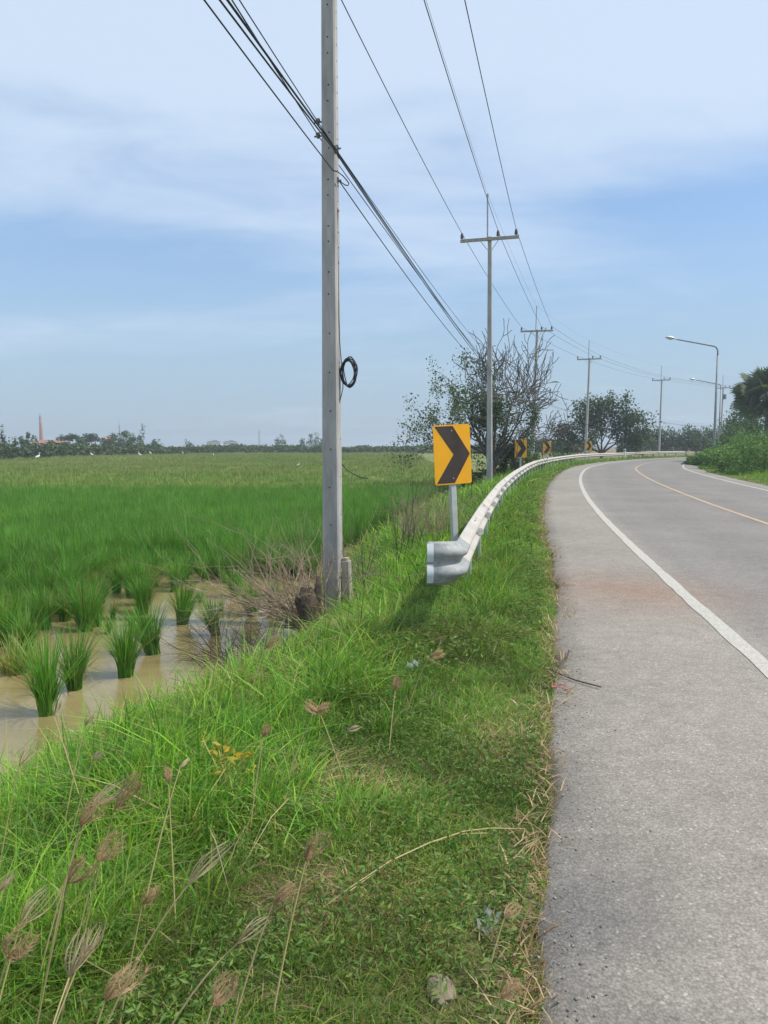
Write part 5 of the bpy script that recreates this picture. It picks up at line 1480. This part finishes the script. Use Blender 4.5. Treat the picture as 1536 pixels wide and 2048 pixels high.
twiggy('dry_weeds', 'patch of brown withered weeds behind the large chevron sign', 'weeds', b, stems, cfgd, 0.006, M_twig, 94)
for k_, (px, py, d, sgn, hh, lab) in enumerate([(795, 1120, 11.5, 0.10, 1.25, 'cluster of thin bare green stems left of the large chevron sign'), (722, 1110, 11.2, 0.12, 1.15, 'thin bare sapling just right of the nearest pole'), (818, 1080, 12.3, 0.3, 0.95, 'leaning thin stems beside the large chevron sign')]):
    b = at(px, py, d); b[2] = gz(b[0], b[1])
    stems = [((rg.uniform(-.06, .06), rg.uniform(-.06, .06), 0), (rg.normal(sgn, 0.12), rg.normal(0, 0.12), 1), hh * rg.uniform(0.75, 1.1)) for _ in range(5)]
    twiggy('sapling', lab, 'sapling', b, stems, dict(wob=0.05, up=0.03, kids=(3, 2), ang=(8, 24), shr=(0.3, 0.55), n=6, f0=0.4), 0.0075, mat("green_stem", (0.10, 0.11, 0.05), 0.8, var=0.3, scale=3) if k_ == 0 else bpy.data.materials["green_stem"], 95 + k_, 'thin saplings near the nearest pole', part='stems')
# stump
b = at(622, 1262, 9.3); b[2] = gz(b[0], b[1])
stp = thing('tree_stump', 'dark rotting stump with stubby limbs left of the nearest pole', 'stump', b)
sm = MB(); n = 12; rr = np.random.default_rng(5)
rings = [(0.0, 0.20), (0.15, 0.155), (0.35, 0.135), (0.58, 0.14), (0.80, 0.08)]; vs_ = []
for z, r0_ in rings:
    for j in range(n):
        a_ = 2 * math.pi * j / n; q = r0_ * (1 + 0.16 * math.sin(3 * a_ + z * 4) + rr.uniform(-.08, .08)); vs_.append((q * math.cos(a_) - 0.05 * z, q * math.sin(a_), z - 0.1 + (rr.uniform(-.04, .04) if z > 0.5 else 0)))
sm.add(vs_, [(i * n + j, i * n + (j + 1) % n, (i + 1) * n + (j + 1) % n, (i + 1) * n + j) for i in range(len(rings) - 1) for j in range(n)] + [tuple(range((len(rings) - 1) * n, len(rings) * n))])
sm.build('bole', M_stump, stp, smooth=True)
for e_ in (((0.02, 0, 0.45), (0.09, 0.03, 0.66), (0.10, 0.05, 0.86)), ((-0.08, -0.02, 0.4), (-0.15, -0.04, 0.56), (-0.17, 0, 0.62))):
    MB().tube(e_, [0.075, 0.055, 0.02], 8).build('limb_stub', M_stump, stp, smooth=True)

# ------------------------------------------------------------------ grass plumes
def solve(px, py, h):
    """where the sight line through (px, py) passes h above the ground"""
    r_ = ray(px, py); ds_ = np.linspace(1.0, 14, 500)
    q = np.array([0, 0, CAM_H])[None] + r_[None] * ds_[:, None]
    f = q[:, 2] - ground_z(q[:, 0], q[:, 1]) - h
    i = int(np.argmax(f < 0)) if (f < 0).any() else 120
    return q[i]
def plume(base_px, tip_px, kind, h, label, seed, stem_px=None):
    rg = np.random.default_rng(seed)
    hb = solve(*base_px, h); Y = hb[1]; tp = at(tip_px[0], tip_px[1], Y + rg.uniform(-.01, .03))
    hd = tp - hb; L_ = np.linalg.norm(hd); hd = hd / L_; L_ = L_ * 0.92
    if stem_px: 
        sp = at(stem_px[0], stem_px[1], Y - 0.05); dirn = hb - sp; dirn /= np.linalg.norm(dirn)
    else: dirn = hd * 0.6 + np.array([0, 0, 0.8]); dirn /= np.linalg.norm(dirn)
    root_xy = hb - dirn * h * 0.9; gx_, gy_ = root_xy[0], root_xy[1]
    g0 = np.array([gx_, gy_, gz(gx_, gy_) - 0.02])
    root = thing('plume_grass', label, 'grass plume', g0, 0, 'grass plumes on the bank')
    ctrl = hb - dirn * h * 0.45
    st_ = [(1 - t_) ** 2 * g0 + 2 * t_ * (1 - t_) * ctrl + t_ ** 2 * hb - g0 for t_ in np.linspace(0, 1, 9)]
    MB().tube(st_, np.linspace(0.0024, 0.0014, 9) * (1 + 0.25 * Y / 2), 4).build('stem', M_stalk, root)
    sd = np.cross(hd, [0, 0.3, 1.0]); sd /= np.linalg.norm(sd); nd = np.cross(sd, hd)
    n = 13 if kind == 'brown' else 12; m = MB(); V = []; C = []
    spread = 0.36 if kind == 'brown' else 0.24
    wmul = 1 + 0.18 * max(0, Y - 2)
    hb0 = hb - g0
    bl_b, bl_h, bl_d = [], [], []
    for q in range(n):
        an = rg.uniform(-1, 1) * spread; an2 = rg.uniform(-1, 1) * spread * 0.8; ln = L_ * rg.uniform(0.78, 1.08)
        pts_ = []
        for t_ in np.linspace(0, 1, 6):
            bow = math.sin(math.pi * min(1, t_ * 0.8)) * 1.3
            pts_.append(hb0 + hd * ln * t_ + sd * ln * math.tan(an) * bow * 0.9 + nd * ln * math.tan(an2) * bow * 0.9)
        m.tube(pts_, [0.0011 * wmul, 0.0015 * wmul, 0.0016 * wmul, 0.0014 * wmul, 0.0010 * wmul, 0.0004], 3, cap=False)
        if kind == 'brown':
            for t_ in rg.uniform(0.08, 0.97, 34):
                i = min(4, int(t_ * 5)); p_ = pts_[i] * (1 - (t_ * 5 - i)) + pts_[i + 1] * (t_ * 5 - i); V.append(p_)
    if V:
        V = np.array(V); k_ = len(V); dr = hd[None] * 0.75 + rg.normal(0, 0.36, (k_, 3)); dr /= np.linalg.norm(dr, axis=1)[:, None]
        sw = np.cross(dr, rg.normal(size=(k_, 3))); sw /= np.linalg.norm(sw, axis=1)[:, None]
        ln = L_ * rg.uniform(0.14, 0.26, (k_, 1)); w_ = 0.0007 * wmul
        tri = np.concatenate([V - sw * w_, V + sw * w_, V + dr * ln], 0); idx_ = np.stack([np.arange(k_), np.arange(k_) + k_, np.arange(k_) + 2 * k_], 1)
        m.add(tri, [tuple(int(a) for a in r_) for r_ in idx_])
    m.build('plume', M_grain_brown if kind == 'brown' else M_grain_pale, root)
PL = [((228, 1622), (283, 1562), 'brown', .55, 'upper right brown plume of the group in the left foreground'),
      ((160, 1652), (210, 1585), 'brown', .55, 'brown plume with a paler one rising behind it, left foreground'),
      ((195, 1722), (243, 1668), 'brown', .5, 'brown fluffy plume below the upper pair on the left'),
      ((137, 1767), (178, 1718), 'brown', .5, 'small brown plume left of and below the fluffy one'),
      ((14, 1918), (78, 1848), 'brown', .45, 'large blurred brown plume at the left edge near the bottom'),
      ((210, 2002), (283, 1922), 'brown', .42, 'big reddish brown plume at the bottom left'),
      ((424, 2012), (472, 1944), 'brown', .4, 'brown plume at the bottom, left of centre'),
      ((546, 1808), (594, 1768), 'brown', .38, 'rounded red brown plume left of the long dry stalk'),
      ((612, 1722), (652, 1662), 'brown', .42, 'upright brown plume above the long dry stalk'),
      ((337, 1568), (334, 1534), 'brown', .5, 'small dark brown upright plume near the yellow plant'),
      ((285, 1808), (312, 1764), 'brown', .4, 'thin dark plume in the middle of the left foreground'),
      ((1000, 1998), (1047, 1964), 'brown', .2, 'brown plume by the asphalt edge at the bottom'),
      ((1008, 1838), (1038, 1804), 'brown', .2, 'small brown plume beside the plastic scrap at the asphalt edge'),
      ((606, 1188), (568, 1168), 'brown', .5, 'drooping reddish plume in front of the dark stump'),
      ((530, 1297), (562, 1270), 'brown', .45, 'reddish plume over the dark dead twigs by the water'),
      ((640, 1428), (608, 1404), 'brown', .4, 'left one of the two plumes over the bright weeds'),
      ((628, 1426), (662, 1410), 'brown', .4, 'right one of the two plumes over the bright weeds'),
      ((858, 1316), (890, 1304), 'brown', .35, 'brown plume below the guardrail end'),
      ((526, 1474), (537, 1448), 'brown', .45, 'slim upright plume left of the bright weeds'),
      ((790, 1382), (798, 1352), 'brown', .35, 'faint plume in the grass below the plume under the guardrail'),
      ((375, 1772), (472, 1682), 'pale', .48, 'large pale open plume on a long slanting stem', (190, 1992)),
      ((474, 1888), (546, 1830), 'pale', .40, 'pale open plume low on a long stem slanting from bottom left', (290, 2046)),
      ((160, 1922), (207, 1836), 'pale', .46, 'right one of the two whitish plumes at the bottom left', (110, 2040)),
      ((138, 1955), (182, 1838), 'pale', .44, 'left one of the two whitish plumes at the bottom left', (105, 2045)),
      ((40, 1852), (118, 1758), 'pale', .5, 'pale thin plume over the blurred brown one at the left edge'),
      ((38, 1532), (78, 1468), 'pale', .6, 'pale plume against the grass at the far left below the water'),
      ((182, 1612), (256, 1556), 'pale', .58, 'long pale plume curving over the brown ones on the left'),
      ((108, 1432), (118, 1396), 'pale', .62, 'thin pale plume before the water on a tall stem', (168, 1612)),
      ((185, 1522), (208, 1500), 'pale', .5, 'tiny pale plume in the grass left of centre'),
      ((694, 1462), (724, 1452), 'pale', .35, 'spread pale plume beside the brown grass patch'),
      ((0, 1782), (32, 1742), 'pale', .5, 'pale plume cut by the left edge'),
      ((170, 1452), (190, 1424), 'pale', .55, 'short pale plume before the water, right of the tall stem'),
      ((360, 1535), (378, 1514), 'pale', .5, 'pale narrow plume left of the yellow plant')]
for k_, q in enumerate(PL): plume(q[0], q[1], q[2], q[3], q[4], 900 + k_, q[5] if len(q) > 5 else None)

# ------------------------------------------------------------------ small things on the ground
# the yellow plant
b = solve(455, 1600, 0.05)
yp = thing('yellow_plant', 'small weed with bright yellow leaves in the foreground grass', 'plant', (b[0], b[1], gz(b[0], b[1])))
rg = np.random.default_rng(44); m = MB(); LP_ = []
for k_ in range(9):
    e_ = np.array([rg.normal(0, 0.07), rg.normal(0, 0.05), rg.uniform(0.2, 0.32)]); m.tube([(0, 0, 0), e_ * [0.4, 0.4, 0.6], e_], 0.0022, 4); LP_.append(e_[None] + rg.normal(0, 0.018, (7, 3)))
m.build('stems', M_stalk, yp)
LP_ = np.concatenate(LP_); v, t, c = leaves(LP_, 0.042, rg, 0.45, 0.5, pick([(0.62, 0.42, 0.03), (0.55, 0.46, 0.06), (0.40, 0.40, 0.06)], len(LP_), rg)); np_obj('leaves', v, t, M_leaf, c, yp)
# long dry stalk arching over the turf
pts = [solve(x, y, h) for x, y, h in ((620, 1835, .03), (700, 1775, .06), (780, 1722, .08), (860, 1685, .09), (930, 1662, .07), (985, 1656, .05), (1050, 1658, .03))]
o0 = pts[0]; ds = thing('dry_stalk', 'long dry orange straw stalk arching across the turf to the asphalt', 'straw', o0)
MB().tube([p - o0 for p in pts], [0.0012, 0.002, 0.0026, 0.003, 0.003, 0.0026, 0.002], 5).build('stalk', M_stalk, ds)
MB().tube([p - o0 + np.array([0.0, 0.02 * math.sin(i), -0.012]) for i, p in enumerate(pts[1:6])], 0.0018, 4).build('split_strand', M_stalk, ds)
# twig on the shoulder
pts = [on_z(x, y, 0.02) for x, y in ((1098, 1338), (1125, 1350), (1150, 1360), (1180, 1368), (1203, 1374))]
tw = thing('fallen_twig', 'thin dark twig lying on the shoulder beside the straw edge', 'twig', pts[0])
MB().tube([p - pts[0] for p in pts], [0.004, 0.0045, 0.005, 0.005, 0.004], 5).build('stick', M_twig_dark, tw)
pts2 = [on_z(x, y, 0.03) for x, y in ((1098, 1352), (1118, 1335), (1134, 1318), (1138, 1300))]
MB().tube([p - pts[0] for p in pts2], [0.002, 0.003, 0.003, 0.005], 4).build('side_shoot', M_twig_dark, tw)
# red ring scrap
c = on_z(1118, 1376, 0.015)
rr_ = MB().tube([(0.045 * math.cos(a_), 0.045 * math.sin(a_), 0.004 + 0.008 * math.sin(2 * a_)) for a_ in np.linspace(-0.6, 4.2, 16)], 0.0035, 6).build('red_band', mat("pink_plastic", (0.62, 0.12, 0.13), 0.5)); rr_.location = tuple(c)
tag(rr_, 'small bent pinkish red plastic band at the edge of the shoulder', 'litter')
# crumpled clear wrapper
def wrapper(px, py, h, size, label, seed):
    rg = np.random.default_rng(seed); c = solve(px, py, h); m = MB(); n = 7; V = []
    for i in range(n):
        for j in range(n): V.append(((i / (n - 1) - .5) * size * 0.6 + rg.normal(0, .004), (j / (n - 1) - .5) * size + rg.normal(0, .004), rg.uniform(0, 0.03) + 0.02 * math.sin(i * 1.3 + j)))
    m.add(V, [(i * n + j, (i + 1) * n + j, (i + 1) * n + j + 1, i * n + j + 1) for i in range(n - 1) for j in range(n - 1)])
    mm = bpy.data.materials.get("clear_wrapper")
    if mm is None:
        mm, N, L = new_mat("clear_wrapper"); out = N.new('ShaderNodeOutputMaterial'); p = N.new('ShaderNodeBsdfPrincipled'); tr = N.new('ShaderNodeBsdfTransparent'); mx = N.new('ShaderNodeMixShader')
        p.inputs['Base Color'].default_value = (0.45, 0.47, 0.46, 1); p.inputs['Roughness'].default_value = 0.2
        nn = N.new('ShaderNodeTexNoise'); nn.inputs['Scale'].default_value = 40; rm = N.new('ShaderNodeMapRange'); L.new(nn.outputs[0], rm.inputs[0]); rm.inputs[3].default_value = 0.05; rm.inputs[4].default_value = 0.6
        L.new(rm.outputs[0], mx.inputs[0]); L.new(tr.outputs[0], mx.inputs[1]); L.new(p.outputs[0], mx.inputs[2]); L.new(mx.outputs[0], out.inputs[0])
    o = m.build('plastic_wrapper', mm); o.location = tuple(c); o.rotation_euler = (R(12), R(-8), R(-25)); return tag(o, label, 'litter')
wrapper(980, 1852, 0.035, 0.085, 'crumpled clear plastic wrapper in the grass near the asphalt edge', 3)
wrapper(828, 1332, 0.16, 0.10, 'pale plastic scrap caught in the weeds below the guardrail', 4)
# clod
b = solve(880, 1985, 0.0)
m = MB(); rg = np.random.default_rng(8); V = []; n = 14
for i in range(7):
    th = math.pi * (i + 0.5) / 7
    for j in range(n):
        a_ = 2 * math.pi * j / n; r_ = 1 + rg.uniform(-.14, .14)
        V.append((0.045 * r_ * math.sin(th) * math.cos(a_), 0.06 * r_ * math.sin(th) * math.sin(a_), 0.035 * r_ * math.cos(th)))
m.add(V, [(i * n + j, i * n + (j + 1) % n, (i + 1) * n + (j + 1) % n, (i + 1) * n + j) for i in range(6) for j in range(n)] + [tuple(range(n)), tuple(range(6 * n, 7 * n))])
o = m.build('stone', mat("dusty_stone", (0.20, 0.165, 0.11), 0.95, var=0.25, scale=20, bump=0.8, bscale=60), smooth=False); o.location = tuple(b); tag(o, 'flat dusty stone half buried in the turf at the bottom', 'stone')
# dead straw strewn along the pavement edge
rg = np.random.default_rng(61); n = 1700
y = 1.2 + rg.uniform(0, 1, n) ** 1.5 * 22; i_ = np.interp(y, LINE[:, 1], np.arange(len(LINE))); ii_ = i_.astype(int)
rag = (fnoise(y, np.full_like(y, 3.0), 1.6, 31) - 0.5) * 0.22
patch = fnoise(y, y * 0, 0.9, 62)
e = rg.normal(0.03, 0.045, n) - 0.22 * sstep(0.48, 0.7, patch) * rg.uniform(0, 1, n)
lat_ = -(shoulder_w(y) - rag + e)
x = LINE[ii_, 0] + (i_ - ii_) * (LINE[np.minimum(ii_ + 1, len(LINE) - 1), 0] - LINE[ii_, 0]) + RIGHT[ii_, 0] * lat_; yy = y + RIGHT[ii_, 1] * lat_
base = np.stack([x, yy, np.full(n, 0.006)], 1); h = rg.uniform(0.02, 0.075, n); lean = rg.uniform(0.8, 2.6, n)
v, t, c = blades(base, h, 0.0045 * rg.uniform(0.6, 1.3, n) * (1 + y / 9), rg.uniform(0, 6.28, n), lean, pick(G_STRAW, n, rg), 2, rg, curl=1.1)
v[:, 2] = np.maximum(v[:, 2], 0.006)
tag(np_obj('dry_straw', v, t, M_straw, c), 'dead straw strewn along the broken asphalt edge', 'straw', kind='stuff')

# loose chips at the broken edge of the asphalt
rg = np.random.default_rng(64); n = 1000
y = 1.2 + rg.uniform(0, 1, n) ** 1.8 * 9; e = -np.abs(rg.normal(0, 0.13, n)) + 0.04
i_ = np.interp(y, LINE[:, 1], np.arange(len(LINE))); ii_ = i_.astype(int); fr = (i_ - ii_)[:, None]
c0 = LINE[ii_] * (1 - fr) + LINE[ii_ + 1] * fr; lat_ = -(shoulder_w(y) + e)
P = np.concatenate([c0 + RIGHT[ii_] * lat_[:, None], np.full((n, 1), 0.006)], 1)
r_ = rg.uniform(0.0022, 0.0065, n) * rg.uniform(0.6, 1.3, n); O = np.array([(1, 0, 0), (0, 1, 0), (-1, 0, 0), (0, -1, 0), (0.1, 0.1, 0.8), (0, 0, -0.3)])
V = P[:, None] + O[None] * r_[:, None, None] * rg.uniform(0.6, 1.3, (n, 6, 3)); F = np.array([(0, 1, 4), (1, 2, 4), (2, 3, 4), (3, 0, 4), (1, 0, 5), (2, 1, 5), (3, 2, 5), (0, 3, 5)])
C = np.repeat(pick([(0.24, 0.215, 0.19), (0.32, 0.29, 0.26), (0.17, 0.155, 0.14)], n, rg)[:, None], 6, 1).reshape(-1, 3)
tag(np_obj('loose_gravel', V.reshape(-1, 3), (np.arange(n)[:, None, None] * 6 + F[None]).reshape(-1, 3), leaf_mat("gravel_chips", None, 0.0, 0.9, 0.2, 40), C), 'loose stone chips along the broken asphalt edge', 'gravel', kind='stuff')

# ------------------------------------------------------------------ humid air
XB = max(abs(gx).max(), abs(gy).max()) + 20
hz = MB().box((0, 0, 9.0), (2 * XB, 2 * XB, 24.0)).build('haze', None)
hm, N, L = new_mat("humid_air")
out = N.new('ShaderNodeOutputMaterial'); pv = N.new('ShaderNodeVolumePrincipled')
pv.inputs['Color'].default_value = (0.80, 0.88, 0.95, 1); pv.inputs['Density'].default_value = HAZE_DENSITY; pv.inputs['Anisotropy'].default_value = 0.2
L.new(pv.outputs[0], out.inputs['Volume'])
hz.data.materials.append(hm)
tag(hz, 'thin humid haze lying over the whole landscape', 'haze', kind='stuff')
